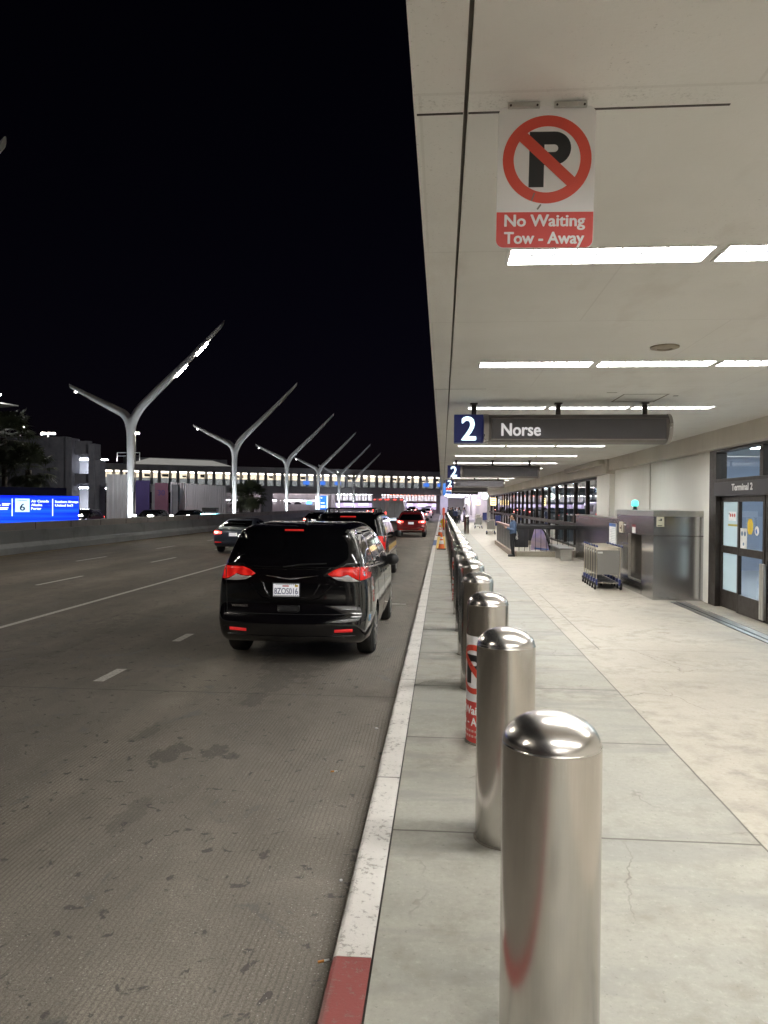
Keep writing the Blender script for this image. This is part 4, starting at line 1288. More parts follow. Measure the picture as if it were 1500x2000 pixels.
def butt(x, y, rz, z, lab):
    o = thing('cigarette_butt', (x, y, z), lab, 'cigarette butt', 'litter along the gutter')
    d = Vector((math.cos(rz), math.sin(rz), 0))
    c = Vector((x, y, z + 0.006))
    MB().cone(c - d * 0.032, c - d * 0.004, 0.0055, 0.0055, 10).build('filter', simple('filter_orange', (0.62, 0.25, 0.05), 0.7), o)
    MB().cone(c - d * 0.0038, c + d * 0.022, 0.0052, 0.0045, 10).build('paper', M_PAPER, o)
butt(-0.525, 3.38, 0.45, RZ, 'cigarette butt with an orange filter lying beside the red and white kerb')
butt(-0.83, 5.79, 0.2, RZ, 'orange cigarette butt on the road, farther along the kerb')
def scrap(x, y, s, lab):
    b = MB()
    P = [(x + s * random.uniform(0.6, 1.1) * math.cos(t), y + s * random.uniform(0.6, 1.1) * math.sin(t)) for t in [k * 0.9 for k in range(7)]]
    b.prism(P, RZ + 0.001, RZ + 0.006, 'z')
    o = b.build('paper_scrap', M_PAPER)
    tag(o, lab, 'litter', 'litter along the gutter')
scrap(-0.55, 4.12, 0.012, 'tiny white paper scrap on the road close to the white kerb near the cigarette butt')
scrap(-0.60, 6.95, 0.018, 'pale paper scrap on the road beside the white kerb, farther than the orange butt')
scrap(-1.67, 2.75, 0.010, 'tiny white scrap on the grooved road left of the red kerb')

# ================================================================== PEOPLE
M_SKIN = simple('skin', (0.42, 0.24, 0.16), 0.5, 0, 0.08, 14, 0.02)
M_HAIR = simple('black_hair', (0.012, 0.010, 0.009), 0.5, 0, 0.3, 60, 0.3)
M_DENIM = simple('blue_denim', (0.085, 0.135, 0.24), 0.85, 0, 0.25, 40, 0.3)
M_TROUS = simple('black_trousers', (0.012, 0.012, 0.014), 0.8, 0, 0.2, 30, 0.2)
M_SHOE = simple('black_shoe_leather', (0.010, 0.010, 0.010), 0.35, 0, 0.2, 20, 0.05)
def caps(mb, pts, rs, flat=1.0):
    for i in range(len(pts)):
        mb.ball(pts[i], rs[i], (1, 1, 1), 14, 10)
        if i:
            mb.cone(pts[i - 1], pts[i], rs[i - 1], rs[i], 14)
def person(loc, rz, lab, jacket, trousers, hair, pose='phone', fine=True, group=None):
    """faces +x locally; feet on the ground at the origin"""
    p = thing('person', (0, 0, 0), lab, 'person', group)
    vx = 0.012 if fine else 0.02
    b = MB()
    # head: skull, jaw, nose, ears, neck down to the pelvis and the legs in one surface
    b.ball((0.005, 0, 1.545), 0.098, (1.02, 0.80, 1.12), 18, 14)
    b.ball((0.035, 0, 1.475), 0.062, (1.0, 0.86, 0.95), 14, 10)
    b.cone((0.095, 0, 1.545), (0.118, 0, 1.505), 0.010, 0.017, 10)
    b.ball((0.116, 0, 1.506), 0.017)
    b.ball((0.085, 0, 1.455), 0.020, (1, 1.3, 0.6))
    for s in (-1, 1):
        b.ball((0.0, s * 0.080, 1.525), 0.026, (0.7, 0.4, 1.2))
    caps(b, [(-0.012, 0, 1.46), (-0.02, 0, 1.37), (-0.02, 0, 1.30)], [0.052, 0.055, 0.075])
    for s in (-1, 1):
        caps(b, [(-0.02, 0, 1.32), (-0.02, s * 0.155, 1.305)], [0.07, 0.058])
    b.ball((-0.01, 0, 1.18), 0.15, (0.72, 1.05, 1.1), 16, 12)
    b.ball((-0.01, 0, 0.98), 0.14, (0.75, 1.0, 1.0), 16, 12)
    b.ball((-0.015, 0, 0.86), 0.15, (0.75, 1.02, 0.8), 16, 12)
    arms, legs = [], []
    for s in (-1, 1):
        sh = (-0.02, s * 0.175, 1.295)
        if pose == 'phone':
            el, wr = (0.0, s * 0.20, 1.03), (0.235, s * 0.075, 1.10)
        elif pose == 'walk':
            el, wr = (-0.02 + s * 0.07, s * 0.21, 1.04), (0.06 + s * 0.14, s * 0.215, 0.82)
        else:
            el, wr = (-0.03, s * 0.215, 1.03), (0.03, s * 0.225, 0.80)
        arms.append((sh, el, wr))
        caps(b, [sh, el, wr], [0.046, 0.036, 0.025])
        dv = (Vector(wr) - Vector(el)).normalized()
        pm = Vector(wr) + dv * 0.045
        b.ball(tuple(pm), 0.038, (1.0, 0.62, 1.0), 10, 8)
        sv = Vector((0, 0, 1)) if pose == 'phone' else Vector((1, 0, 0))
        for q in range(4):
            base = pm + dv * 0.03 + sv * (0.024 - 0.016 * q)
            L = (0.055, 0.062, 0.057, 0.045)[q]
            k1 = base + dv * L * 0.5 + Vector((0, -s * 0.006, 0))
            k2 = k1 + (dv * 0.35 + Vector((0, -s * 0.75, -0.1))).normalized() * L * 0.5
            caps(b, [tuple(base), tuple(k1), tuple(k2)], [0.0095, 0.0085, 0.0075])
        th = pm + sv * 0.03
        caps(b, [tuple(th), tuple(th + dv * 0.03 + sv * 0.02 + Vector((0, -s * 0.012, 0)))], [0.011, 0.009])
        st = (0.16 * s) if pose == 'walk' else (0.02 * s)
        hp, kn, an = (-0.015, s * 0.088, 0.86), (0.02 + st * 0.6, s * 0.092, 0.47), (-0.02 + st, s * 0.095, 0.09)
        legs.append((hp, kn, an))
        caps(b, [hp, kn, an], [0.085, 0.055, 0.036])
        caps(b, [(an[0], an[1], 0.055), (an[0] + 0.13, an[1] + s * 0.015, 0.035)], [0.036, 0.03])
    me = remeshed(b, vx, 4)
    me.materials.append(M_SKIN)
    body = link('body', me, p, True, auto=80)
    # jacket
    b = MB()
    b.ball((-0.008, 0, 1.20), 0.178, (0.76, 1.08, 1.0), 16, 12)
    b.ball((-0.008, 0, 1.05), 0.168, (0.80, 1.06, 1.0), 16, 12)
    b.ball((-0.012, 0, 0.93), 0.168, (0.80, 1.06, 0.85), 16, 12)
    caps(b, [(-0.02, 0, 1.30), (-0.018, 0, 1.365)], [0.10, 0.068])
    for s, (sh, el, wr) in zip((-1, 1), arms):
        caps(b, [(-0.02, 0, 1.31), sh], [0.09, 0.074])
        caps(b, [sh, el, tuple(Vector(el).lerp(Vector(wr), 0.92))], [0.074, 0.055, 0.042])
    me = remeshed(b, vx, 3)
    me.materials.append(jacket)
    link('jacket', me, p, True, auto=80)
    b = MB()
    b.ball((-0.015, 0, 0.86), 0.165, (0.76, 1.02, 0.8), 16, 12)
    for hp, kn, an in legs:
        caps(b, [hp, kn, an], [0.10, 0.070, 0.055])
    me = remeshed(b, vx, 3)
    me.materials.append(trousers)
    link('trousers', me, p, True, auto=80)
    for s, (hp, kn, an) in zip((-1, 1), legs):
        b = MB()
        caps(b, [(an[0] - 0.03, an[1], 0.055), (an[0] + 0.06, an[1] + s * 0.008, 0.055), (an[0] + 0.16, an[1] + s * 0.018, 0.04)], [0.05, 0.048, 0.038])
        b.box(an[0] - 0.075, an[0] + 0.19, an[1] - 0.045, an[1] + 0.045, 0.002, 0.03)
        me = remeshed(b, 0.01, 2)
        me.materials.append(M_SHOE)
        link('shoe', me, p, True, auto=80)
    b = MB()
    b.ball((-0.018, 0, 1.565), 0.106, (1.0, 0.86, 1.06), 18, 14)
    b.ball((-0.05, 0, 1.52), 0.085, (0.8, 1.0, 1.0), 14, 10)
    me = b.mesh('hair')
    bm = bmesh.new(); bm.from_mesh(me)
    bmesh.ops.delete(bm, geom=[f for f in bm.faces if f.calc_center_median().x > 0.035 and f.calc_center_median().z < 1.595 or f.calc_center_median().z < 1.455], context='FACES')
    bm.to_mesh(me); bm.free()
    me.materials.append(hair)
    link('hair', me, p, True, auto=80)
    b = MB()
    for s in (-1, 1):
        b.ball((0.094, s * 0.034, 1.548), 0.010, (0.5, 1.2, 0.8), 8, 6)
        b.box(0.088, 0.100, s * 0.034 - 0.018, s * 0.034 + 0.018, 1.566, 1.572)
    b.build('eye', M_HAIR, body)
    b = MB(); b.box(0.098, 0.106, -0.022, 0.022, 1.470, 1.476); b.build('mouth', simple('lip', (0.28, 0.10, 0.08), 0.5), body)
    p.location = loc
    p.rotation_euler = (0, 0, rz)
    return p
pe = person((2.72, 29.0, 0), R_(188), 'person in a blue denim jacket and black trousers standing by the escalator parapet', M_DENIM, M_TROUS, M_HAIR)
# phone and bag they carry
T = Matrix.Translation(Vector((2.72, 29.0, 0))) @ Matrix.Rotation(R_(188), 4, 'Z')
b = MB(); b.box(0.29, 0.36, -0.035, 0.035, 1.125, 1.137)
o = b.build('phone', M_BLACK, None, bevel=0.003); o.data.transform(T); tag(o, 'small dark phone held in the hands of the person in denim', 'phone')
bag = thing('plastic_bag', (0, 0, 0), 'crumpled white bag hanging at the hip of the person in denim', 'bag')
b = MB()
for k in range(7):
    b.ball((-0.17 + random.uniform(-0.02, 0.02), -0.10 + random.uniform(-0.03, 0.03), 0.70 + 0.04 * k), 0.06 + 0.012 * math.sin(k), (0.8, 1, 0.9), 10, 8)
me = remeshed(b, 0.016, 2); me.materials.append(M_PAPER); me.transform(T); link('sack', me, bag, True, auto=60)
b = MB(); b.tube([(-0.16, -0.09, 0.98), (-0.15, -0.14, 1.08), (-0.05, -0.17, 1.29)], 0.010, 6); o = b.build('strap', M_PAPER, bag, True); o.data.transform(T)

# travellers far down the walkway
M_GREYC = simple('grey_cloth', (0.16, 0.16, 0.18), 0.85)
M_NAVY = simple('navy_cloth', (0.03, 0.04, 0.09), 0.85)
M_OLIVE = simple('olive_cloth', (0.10, 0.10, 0.06), 0.85)
M_LILAC = simple('lilac_cloth', (0.35, 0.30, 0.45), 0.85)
GP = 'travellers far down the walkway'
pa = person((1.25, 72, 0), R_(80), 'far traveller in a navy top walking away close to the bollards', M_NAVY, M_TROUS, M_HAIR, 'walk', False, GP)
pb = person((1.7, 79, 0), R_(-100), 'far traveller in a grey top and black trousers facing the camera', M_GREYC, M_TROUS, M_HAIR, 'stand', False, GP)
pc = person((2.5, 86, 0), R_(170), 'far traveller in a lilac top standing beside the column', M_LILAC, M_GREYC, M_HAIR, 'stand', False, GP)
def extra(src, loc, rz, old, new, lab):
    r = dup(src, loc, rz, lab, GP)
    recolor(r, old, new)
extra(pa, (0.95, 82, 0), R_(-80), M_NAVY, M_TROUS, 'far traveller all in black walking towards the camera beside the bollards')
extra(pa, (2.1, 92, 0), R_(100), M_NAVY, M_OLIVE, 'far traveller in an olive top walking in the middle of the crowd')
extra(pb, (1.3, 95, 0), R_(60), M_GREYC, M_NAVY, 'far traveller in dark blue standing at the left of the crowd')
extra(pb, (2.9, 98, 0), R_(200), M_GREYC, M_TROUS, 'far traveller in black standing at the right of the crowd')
extra(pc, (1.9, 104, 0), R_(-90), M_LILAC, M_PAPER, 'far traveller in a white top in the middle of the crowd')
extra(pc, (0.8, 100, 0), R_(20), M_LILAC, M_GREYC, 'far traveller in a grey top and grey trousers nearest the road')
# ================================================================== VEHICLES
def interp(t, tab):
    if t <= tab[0][0]:
        return tab[0][1]
    for (a, va), (b_, vb) in zip(tab, tab[1:]):
        if t <= b_:
            return va + (vb - va) * (t - a) / (b_ - a)
    return tab[-1][1]

def chaikin(P, n):
    for _ in range(n):
        Q = []
        for i in range(len(P)):
            a, c = P[i], P[(i + 1) % len(P)]
            Q += [(a[0] * .75 + c[0] * .25, a[1] * .75 + c[1] * .25), (a[0] * .25 + c[0] * .75, a[1] * .25 + c[1] * .75)]
        P = Q
    return P

def resample(P, n):
    L = [0]
    for i in range(len(P)):
        a, c = P[i], P[(i + 1) % len(P)]
        L.append(L[-1] + math.hypot(c[0] - a[0], c[1] - a[1]))
    out, i = [], 0
    for k in range(n):
        d = L[-1] * k / n
        while L[i + 1] < d:
            i += 1
        f = (d - L[i]) / max(1e-9, L[i + 1] - L[i])
        a, c = P[i], P[(i + 1) % len(P)]
        out.append((a[0] + (c[0] - a[0]) * f, a[1] + (c[1] - a[1]) * f))
    return out

def car_body(prof, wt, L, r=0.085, bow=0.10, bowf=0.22, plan_r=0.07, plan_f=0.16, axles=(), wr=0.36, n=150):
    """closed painted shell: the side outline swept across the width, edges rounded, sides tucked in by the width table"""
    P = resample(chaikin(prof, 3), n)
    area = sum(P[i][0] * P[(i + 1) % n][1] - P[(i + 1) % n][0] * P[i][1] for i in range(n))
    sg = 1 if area > 0 else -1
    N_ = []
    for i in range(n):
        a, c = P[(i - 2) % n], P[(i + 2) % n]
        d = (c[0] - a[0], c[1] - a[1])
        l = math.hypot(*d)
        N_.append((-d[1] / l * sg, d[0] / l * sg))
    def W(y, z):
        k = interp(z, wt)
        k *= 1 - plan_r * max(0, 1 - y / 0.9) ** 2
        k *= 1 - plan_f * max(0, 1 - (L - y) / 1.2) ** 2
        return k
    def place(y, z, x, w_):
        f = (x / w_) ** 2 if w_ else 0
        yy = y + bow * f * max(0, 1 - y / 0.8) - bowf * f * max(0, 1 - (L - y) / 1.6)
        return (x, yy, z)
    half = [(0.0, b_) for b_ in (0, .2, .4, .58, .74, .88)] + [(t, None) for t in range(0, 8)]
    rings = []
    for s in (-1, 1):
        seq = half[::-1] if s < 0 else half[1:]
        for a, b_ in seq:
            ring = []
            for (y, z), (nx, nz) in zip(P, N_):
                w0 = W(y, z)
                if b_ is not None:
                    ring.append(place(y, z, s * b_ * (w0 - r), w0))
                else:
                    th = math.pi / 2 * a / 7
                    ins = r * (1 - math.cos(th))
                    y2, z2 = y + nx * ins, z + nz * ins
                    w0 = W(y2, z2)
                    ring.append(place(y2, z2, s * (w0 - r + r * math.sin(th)), w0))
            rings.append(ring)
    bm = bmesh.new()
    V = [[bm.verts.new(p) for p in ring] for ring in rings]
    for a, c in zip(V, V[1:]):
        for i in range(n):
            bm.faces.new((a[i], a[(i + 1) % n], c[(i + 1) % n], c[i]))
    poly = [(y + nx * r, z + nz * r) for (y, z), (nx, nz) in zip(P, N_)]
    pts = [Vector(p) for p in poly]
    y0, y1 = min(p[0] for p in poly), max(p[0] for p in poly)
    z0, z1 = min(p[1] for p in poly), max(p[1] for p in poly)
    def inside(y, z):
        c = False
        for i in range(n):
            (ya, za), (yb, zb) = poly[i], poly[(i + 1) % n]
            if (za > z) != (zb > z) and y < (yb - ya) * (z - za) / (zb - za) + ya:
                c = not c
        return c and min((y - p[0]) ** 2 + (z - p[1]) ** 2 for p in poly) > 0.0016
    st = 0.075
    for iy in range(int((y1 - y0) / st)):
        for iz in range(int((z1 - z0) / st)):
            y, z = y0 + (iy + .5) * st, z0 + (iz + .5) * st
            if inside(y, z):
                pts.append(Vector((y, z)))
    vo, eo, fo, ov, oe, of = delaunay_2d_cdt(pts, [], [list(range(n))], 1, 1e-6)
    for s, ring in ((-1, V[0]), (1, V[-1])):
        vv = []
        for k, p in enumerate(vo):
            src = [i for i in ov[k] if i < n]
            if src:
                vv.append(ring[src[0]])
            else:
                w0 = W(p.x, p.y)
                vv.append(bm.verts.new(place(p.x, p.y, s * w0, w0)))
        for f in fo:
            try:
                bm.faces.new([vv[i] for i in f])
            except ValueError:
                pass
    bmesh.ops.remove_doubles(bm, verts=bm.verts, dist=1e-5)
    bmesh.ops.holes_fill(bm, edges=[e for e in bm.edges if e.is_boundary], sides=40)
    bmesh.ops.recalc_face_normals(bm, faces=bm.faces)
    me = bpy.data.meshes.new('body')
    bm.to_mesh(me)
    bm.free()
    if axles:
        cut = MB()
        wmax = max(v for _, v in wt)
        for ya in axles:
            for s in (-1, 1):
                cut.cone((s * (wmax - 0.30), ya, wr + 0.0), (s * (wmax + 0.3), ya, wr + 0.0), wr * 1.12, wr * 1.12, 40)
        cm = cut.mesh('cut')
        def f(o):
            c = bpy.data.objects.new('cut', cm)
            COL.objects.link(c)
            m_ = o.modifiers.new('b', 'BOOLEAN')
            m_.operation, m_.object, m_.solver = 'DIFFERENCE', c, 'EXACT'
            return [c]
        me = applied(me, [f])
    return me

def bvh_of(me):
    return BVHTree.FromPolygons([v.co.copy() for v in me.vertices], [tuple(p.vertices) for p in me.polygons])

def decal(name, poly, view, bvh, mat, parent, off=0.004, thick=0.010, grid=0.05, sgn=1):
    """a panel that lies on the curved shell: poly is (x,z) seen from the rear or front, (y,z) seen from a side"""
    B = []
    for i in range(len(poly)):
        a, c = Vector(poly[i]), Vector(poly[(i + 1) % len(poly)])
        k = max(1, int((c - a).length / grid))
        B += [a.lerp(c, j / k) for j in range(k)]
    n = len(B)
    pts = list(B)
    x0, x1 = min(p.x for p in B), max(p.x for p in B)
    z0, z1 = min(p.y for p in B), max(p.y for p in B)
    def inside(x, z):
        c = False
        for i in range(n):
            a, d = B[i], B[(i + 1) % n]
            if (a.y > z) != (d.y > z) and x < (d.x - a.x) * (z - a.y) / (d.y - a.y) + a.x:
                c = not c
        return c
    for i in range(int((x1 - x0) / grid)):
        for j in range(int((z1 - z0) / grid)):
            p = Vector((x0 + (i + .5) * grid, z0 + (j + .5) * grid))
            if inside(p.x, p.y) and min((p - q).length for q in B) > grid * 0.4:
                pts.append(p)
    vo, eo, fo, ov, oe, of = delaunay_2d_cdt(pts, [], [list(range(n))], 1, 1e-6)
    co, ok = [], []
    for p in vo:
        if view == 'rear':
            o, d = Vector((p.x, -3, p.y)), Vector((0, 1, 0))
        elif view == 'front':
            o, d = Vector((p.x, 12, p.y)), Vector((0, -1, 0))
        elif view == 'top':
            o, d = Vector((p.x, p.y, 6)), Vector((0, 0, -1))
        else:
            o, d = Vector((sgn * 4, p.x, p.y)), Vector((-sgn, 0, 0))
        hit, nrm, idx, dist = bvh.ray_cast(o, d)
        if hit is None:
            co.append(Vector((0, 0, 0))); ok.append(False)
        else:
            if nrm.dot(d) > 0:
                nrm = -nrm
            co.append(hit + nrm * off); ok.append(True)
    me = bpy.data.meshes.new(name)
    me.from_pydata(co, [], [f for f in fo if all(ok[i] for i in f)])
    bm = bmesh.new(); bm.from_mesh(me)
    loose = [v for v in bm.verts if not v.link_faces]
    bmesh.ops.delete(bm, geom=loose, context='VERTS')
    bmesh.ops.recalc_face_normals(bm, faces=bm.faces)
    # face outwards
    out = {'rear': Vector((0, -1, 0)), 'front': Vector((0, 1, 0)), 'top': Vector((0, 0, 1))}.get(view, Vector((sgn, 0, 0)))
    if sum(f.normal.dot(out) * f.calc_area() for f in bm.faces) < 0:
        bmesh.ops.reverse_faces(bm, faces=bm.faces)
    bm.to_mesh(me); bm.free()
    me.materials.append(mat)
    o = link(name, me, parent, True, auto=60)
    s = o.modifiers.new('thickness', 'SOLIDIFY')
    s.thickness, s.offset = thick, -1
    return o

def mirror(poly):
    return [(-x, z) for x, z in poly][::-1]

def wheel_parts(parent, x, y, r, wdt, s):
    b = MB()
    o_ = s * wdt
    prof = [(r * 0.66, 0), (r * 0.90, 0.0), (r * 0.98, wdt * 0.12), (r, wdt * 0.3), (r, wdt * 0.7), (r * 0.98, wdt * 0.88), (r * 0.90, wdt), (r * 0.66, wdt)]
    b.lathe(prof, n=36)
    b.v = [(x - s * vz, y + vx, r + vy) for vx, vy, vz in b.v]
    w_ = b.build('wheel', M_RUBBER, parent, True)
    b = MB()
    b.lathe([(0.0, 0.035), (r * 0.14, 0.02), (r * 0.16, 0.03), (r * 0.58, 0.022), (r * 0.62, 0.004), (r * 0.665, -0.002), (r * 0.665, 0.02), (r * 0.60, 0.06), (r * 0.55, 0.09), (0.0, 0.09)], n=30)
    b.v = [(x - s * (vz - 0.004), y + vx, r + vy) for vx, vy, vz in b.v]
    b.build('rim', M_RIMDARK, w_, True)
    b = MB()
    for k in range(10):
        a = 2 * math.pi * k / 10
        d = Vector((math.cos(a), math.sin(a)))
        t = Vector((-d.y, d.x))
        p = [d * r * 0.10 - t * 0.020, d * r * 0.63 - t * 0.015, d * r * 0.63 + t * 0.015, d * r * 0.10 + t * 0.020]
        b.add([(x + s * 0.004, y + q.x, r + q.y) for q in p] + [(x - s * 0.03, y + q.x, r + q.y) for q in p],
              [(0, 1, 2, 3), (7, 6, 5, 4), (0, 4, 5, 1), (1, 5, 6, 2), (2, 6, 7, 3), (3, 7, 4, 0)])
    b.build('spokes', M_ALU, w_)

def tail_lens():
    g = G('red_tail_lens')
    v = g.obj()
    wv = g.n('TexWave', {'Vector': g.scale(v, (0.6, 1, 3)), 'Scale': 4.0, 'Distortion': 3.0, 'Detail': 2.0}, out=1)
    a = g.ramp(wv, 0.2, 0.9)
    g.set(Base_Color=(0.32, 0.008, 0.008), Roughness=0.12, Emission_Color=g.mix(a, (0.55, 0.008, 0.006), (1.0, 0.035, 0.022)), Emission_Strength=0.26)
    MAT['red_tail_lens'] = g.m
    return g.m
M_RIMDARK = simple('dull_rim', (0.30, 0.30, 0.31), 0.35, 0.9, 0.1, 10, 0)
M_TAIL = tail_lens()
M_TAILB = emit('bright_red_tail_lens', (1.0, 0.06, 0.045), 3.5, (0.35, 0.01, 0.01), sample=False)
M_TAILCORE = emit('hot_tail_lamp', (1.0, 0.45, 0.38), 9.0, (0.5, 0.1, 0.1), sample=False)
M_REV = simple('clear_reverse_lens', (0.62, 0.58, 0.58), 0.12, 0, 0.06, 40, 0.0)
M_REFLEX = emit('dim_red_reflector', (1.0, 0.03, 0.03), 0.16, (0.4, 0.01, 0.01))
M_HEADOFF = simple('headlamp_glass', (0.45, 0.47, 0.5), 0.1, 0.3)
M_HEADON = emit('lit_headlamp', (1.0, 0.95, 0.88), 26.0)
M_PLATE = emit('lit_plate', (0.75, 0.74, 0.78), 0.30, (0.68, 0.68, 0.70))
P_BLACK = make_paint('black_car_paint', (0.003, 0.003, 0.004), 0.14)
P_BLACK2 = make_paint('glossy_black_suv_paint', (0.004, 0.004, 0.005), 0.2)
P_RED = make_paint('dark_red_car_paint', (0.20, 0.012, 0.016), 0.3, 0.2)
P_BLUE = make_paint('slate_blue_car_paint', (0.050, 0.072, 0.115), 0.32, 0.3)
P_WHITE = make_paint('white_van_paint', (0.74, 0.74, 0.80), 0.35)
P_SILVER = make_paint('silver_car_paint', (0.32, 0.33, 0.36), 0.3, 0.5)

def base_car(name, lab, cat, prof, wt, L, axles, wr, paint, rearwin, tails, plate, sides, windshield, heads, tail_mat, group=None, belt=None, mirror_at=None, glass=None, **kw):
    root = thing(name, (0, 0, 0), lab, cat, group)
    me = car_body(prof, wt, L, axles=axles, wr=wr, **kw)
    bv = bvh_of(me)
    me.materials.append(paint)
    body = link('body', me, root, True, auto=42)
    wx = max(v for _, v in wt)
    for ya in axles:
        for s in (-1, 1):
            wheel_parts(root, s * (wx - 0.025), ya, wr, 0.23, s)
    if rearwin:
        decal('rear_window', rearwin, 'rear', bv, M_GLASS_DARK, root)
    for t in tails:
        decal('tail_light', t, 'rear', bv, tail_mat, root, off=0.008, thick=0.014, grid=0.04)
        decal('tail_light', mirror(t), 'rear', bv, tail_mat, root, off=0.008, thick=0.014, grid=0.04)
    if plate:
        x0, x1, z0, z1 = plate
        decal('licence_plate', [(x0, z0), (x1, z0), (x1, z1), (x0, z1)], 'rear', bv, M_PLATE, root, off=0.012)
    for q in sides:
        for s in (-1, 1):
            decal('side_window', q, 'side', bv, M_GLASS_DARK, root, sgn=s)
    if windshield:
        decal('windscreen', windshield, 'front', bv, M_GLASS_DARK, root)
    for hq in heads:
        decal('headlight', hq, 'front', bv, M_HEADOFF, root, off=0.008, grid=0.04)
        decal('headlight', mirror(hq), 'front', bv, M_HEADOFF, root, off=0.008, grid=0.04)
    if mirror_at:
        ym, zm, xm = mirror_at
        for s in (-1, 1):
            b = MB()
            b.ball((s * (xm + 0.11), ym, zm), 0.12, (0.95, 0.55, 0.85), 14, 10)
            b.cone((s * (xm - 0.05), ym + 0.02, zm - 0.06), (s * (xm + 0.08), ym, zm - 0.05), 0.035, 0.03, 8)
            b.build('wing_mirror', M_BLACK, root, True, auto=60)
    return root, bv

# ------------------------------------------------------------------ the nearest car: black minivan
VP = [(0.30, .24), (0.06, .34), (0.0, .46), (0.0, .60), (0.035, .665), (0.075, .70), (0.085, 1.0), (0.10, 1.28), (0.17, 1.47), (0.29, 1.70), (0.27, 1.765), (0.34, 1.80),
      (0.9, 1.835), (1.8, 1.85), (2.6, 1.82), (3.1, 1.72), (3.9, 1.26), (4.5, 1.12), (4.95, .94), (5.12, .70), (5.15, .45), (5.0, .24), (2.5, .20)]
VW = [(0.2, .92), (.36, .965), (.62, 1.0), (.86, 0.995), (1.10, .975), (1.24, .93), (1.45, .855), (1.65, .775), (1.78, .705), (1.86, .64)]
vtail = [(-0.945, 1.27), (-0.86, 1.285), (-0.62, 1.28), (-0.53, 1.25), (-0.455, 1.195), (-0.50, 1.165), (-0.62, 1.165), (-0.70, 1.19), (-0.80, 1.13), (-0.86, 1.115), (-0.945, 1.13)]
van, vb = base_car('minivan', 'black minivan with glowing red tail lights stopped nearest the camera by the kerb', 'minivan', VP, VW, 5.15, (1.06, 4.18), 0.36, P_BLACK,
    [(-0.845, 1.292), (-0.5, 1.265), (0.5, 1.265), (0.845, 1.292), (0.83, 1.38), (0.765, 1.58), (0.70, 1.70), (0.64, 1.733), (0.3, 1.748), (-0.3, 1.748), (-0.64, 1.733), (-0.70, 1.70), (-0.765, 1.58), (-0.83, 1.38)],
    [vtail], None,
    [[(0.42, 1.30), (1.30, 1.25), (1.30, 1.70), (0.75, 1.72), (0.52, 1.62)], [(1.37, 1.245), (2.42, 1.20), (2.42, 1.70), (1.37, 1.715)], [(2.49, 1.195), (3.62, 1.16), (3.05, 1.56), (2.80, 1.66), (2.49, 1.70)]],
    [(-0.72, 1.32), (0.72, 1.32), (0.60, 1.72), (-0.60, 1.72)], [[(-0.90, .80), (-0.55, .78), (-0.55, .88), (-0.85, .95)]], M_TAIL, mirror_at=(3.42, 1.16, 0.93), bow=0.13)
for s in (-1, 1):
    q = [(s * x, z) for x, z in ((-0.86, 1.10), (-0.80, 1.122), (-0.705, 1.183), (-0.62, 1.158), (-0.50, 1.158), (-0.58, 1.115), (-0.70, 1.10))]
    decal('reverse_light', q if s > 0 else q[::-1], 'rear', vb, M_REV, van, off=0.008, grid=0.03)
    decal('tail_light_seam', [(s * -0.845, 1.09), (s * -0.838, 1.09), (s * -0.838, 1.305), (s * -0.845, 1.305)], 'rear', vb, M_BLACK, van, off=0.013, grid=0.03)
    decal('reflector', [(s * -0.77, .452), (s * -0.55, .445), (s * -0.55, .482), (s * -0.77, .492)], 'rear', vb, M_REFLEX, van, off=0.006, grid=0.03)
    # tailgate shut lines
    decal('shut_line', [(s * 0.815, 0.68), (s * 0.822, 0.68), (s * 0.845, 1.09), (s * 0.838, 1.09)], 'rear', vb, M_BLACK, van, off=0.002, grid=0.03)
decal('shut_line', [(-0.815, 0.672), (0.815, 0.672), (0.815, 0.68), (-0.815, 0.68)], 'rear', vb, M_BLACK, van, off=0.002, grid=0.03)
b = MB()
def on_rear(bv, x, z, off=0.0):
    h, nrm, i, d = bv.ray_cast(Vector((x, -3, z)), Vector((0, 1, 0)))
    return h + Vector((0, -off, 0)) if h else Vector((x, 0, z))
def rear_tube(name, pts, r, mat, parent, bv, off=0.004, n=6):
    P = []
    for (xa, za), (xb, zb) in zip(pts, pts[1:]):
        k = max(1, int(math.hypot(xb - xa, zb - za) / 0.04))
        P += [(xa + (xb - xa) * j / k, za + (zb - za) * j / k) for j in range(k)]
    P.append(pts[-1])
    m_ = MB()
    m_.tube([on_rear(bv, x, z, off) for x, z in P], r, n)
    return m_.build(name, mat, parent, True, auto=60)
rear_tube('tailgate_crease', [(-0.56, 1.07), (-0.50, 1.035), (-0.42, .945), (-0.36, .885), (-0.28, .868), (0, .864), (0.28, .868), (0.36, .885), (0.42, .945), (0.50, 1.035), (0.56, 1.07)], 0.010, P_BLACK, van, vb, 0.0)
rear_tube('tailgate_crease', [(-0.36, 1.085), (-0.33, 1.0), (-0.29, .93)], 0.007, P_BLACK, van, vb, 0.0)
rear_tube('tailgate_crease', [(0.36, 1.085), (0.33, 1.0), (0.29, .93)], 0.007, P_BLACK, van, vb, 0.0)
rear_tube('bumper_crease', [(-0.80, .395), (-0.4, .385), (0.4, .385), (0.80, .395)], 0.011, P_BLACK, van, vb, 0.0)
decal('trim_bar', [(-0.48, 1.252), (0.48, 1.252), (0.50, 1.268), (-0.50, 1.268)], 'rear', vb, P_BLACK, van, off=0.012, grid=0.04)
decal('emblem', [(-0.34, 1.175), (-0.10, 1.135), (0.0, 1.125), (0.10, 1.135), (0.34, 1.175), (0.10, 1.165), (0.0, 1.158), (-0.10, 1.165)], 'rear', vb, M_CHROME, van, off=0.009, grid=0.03)
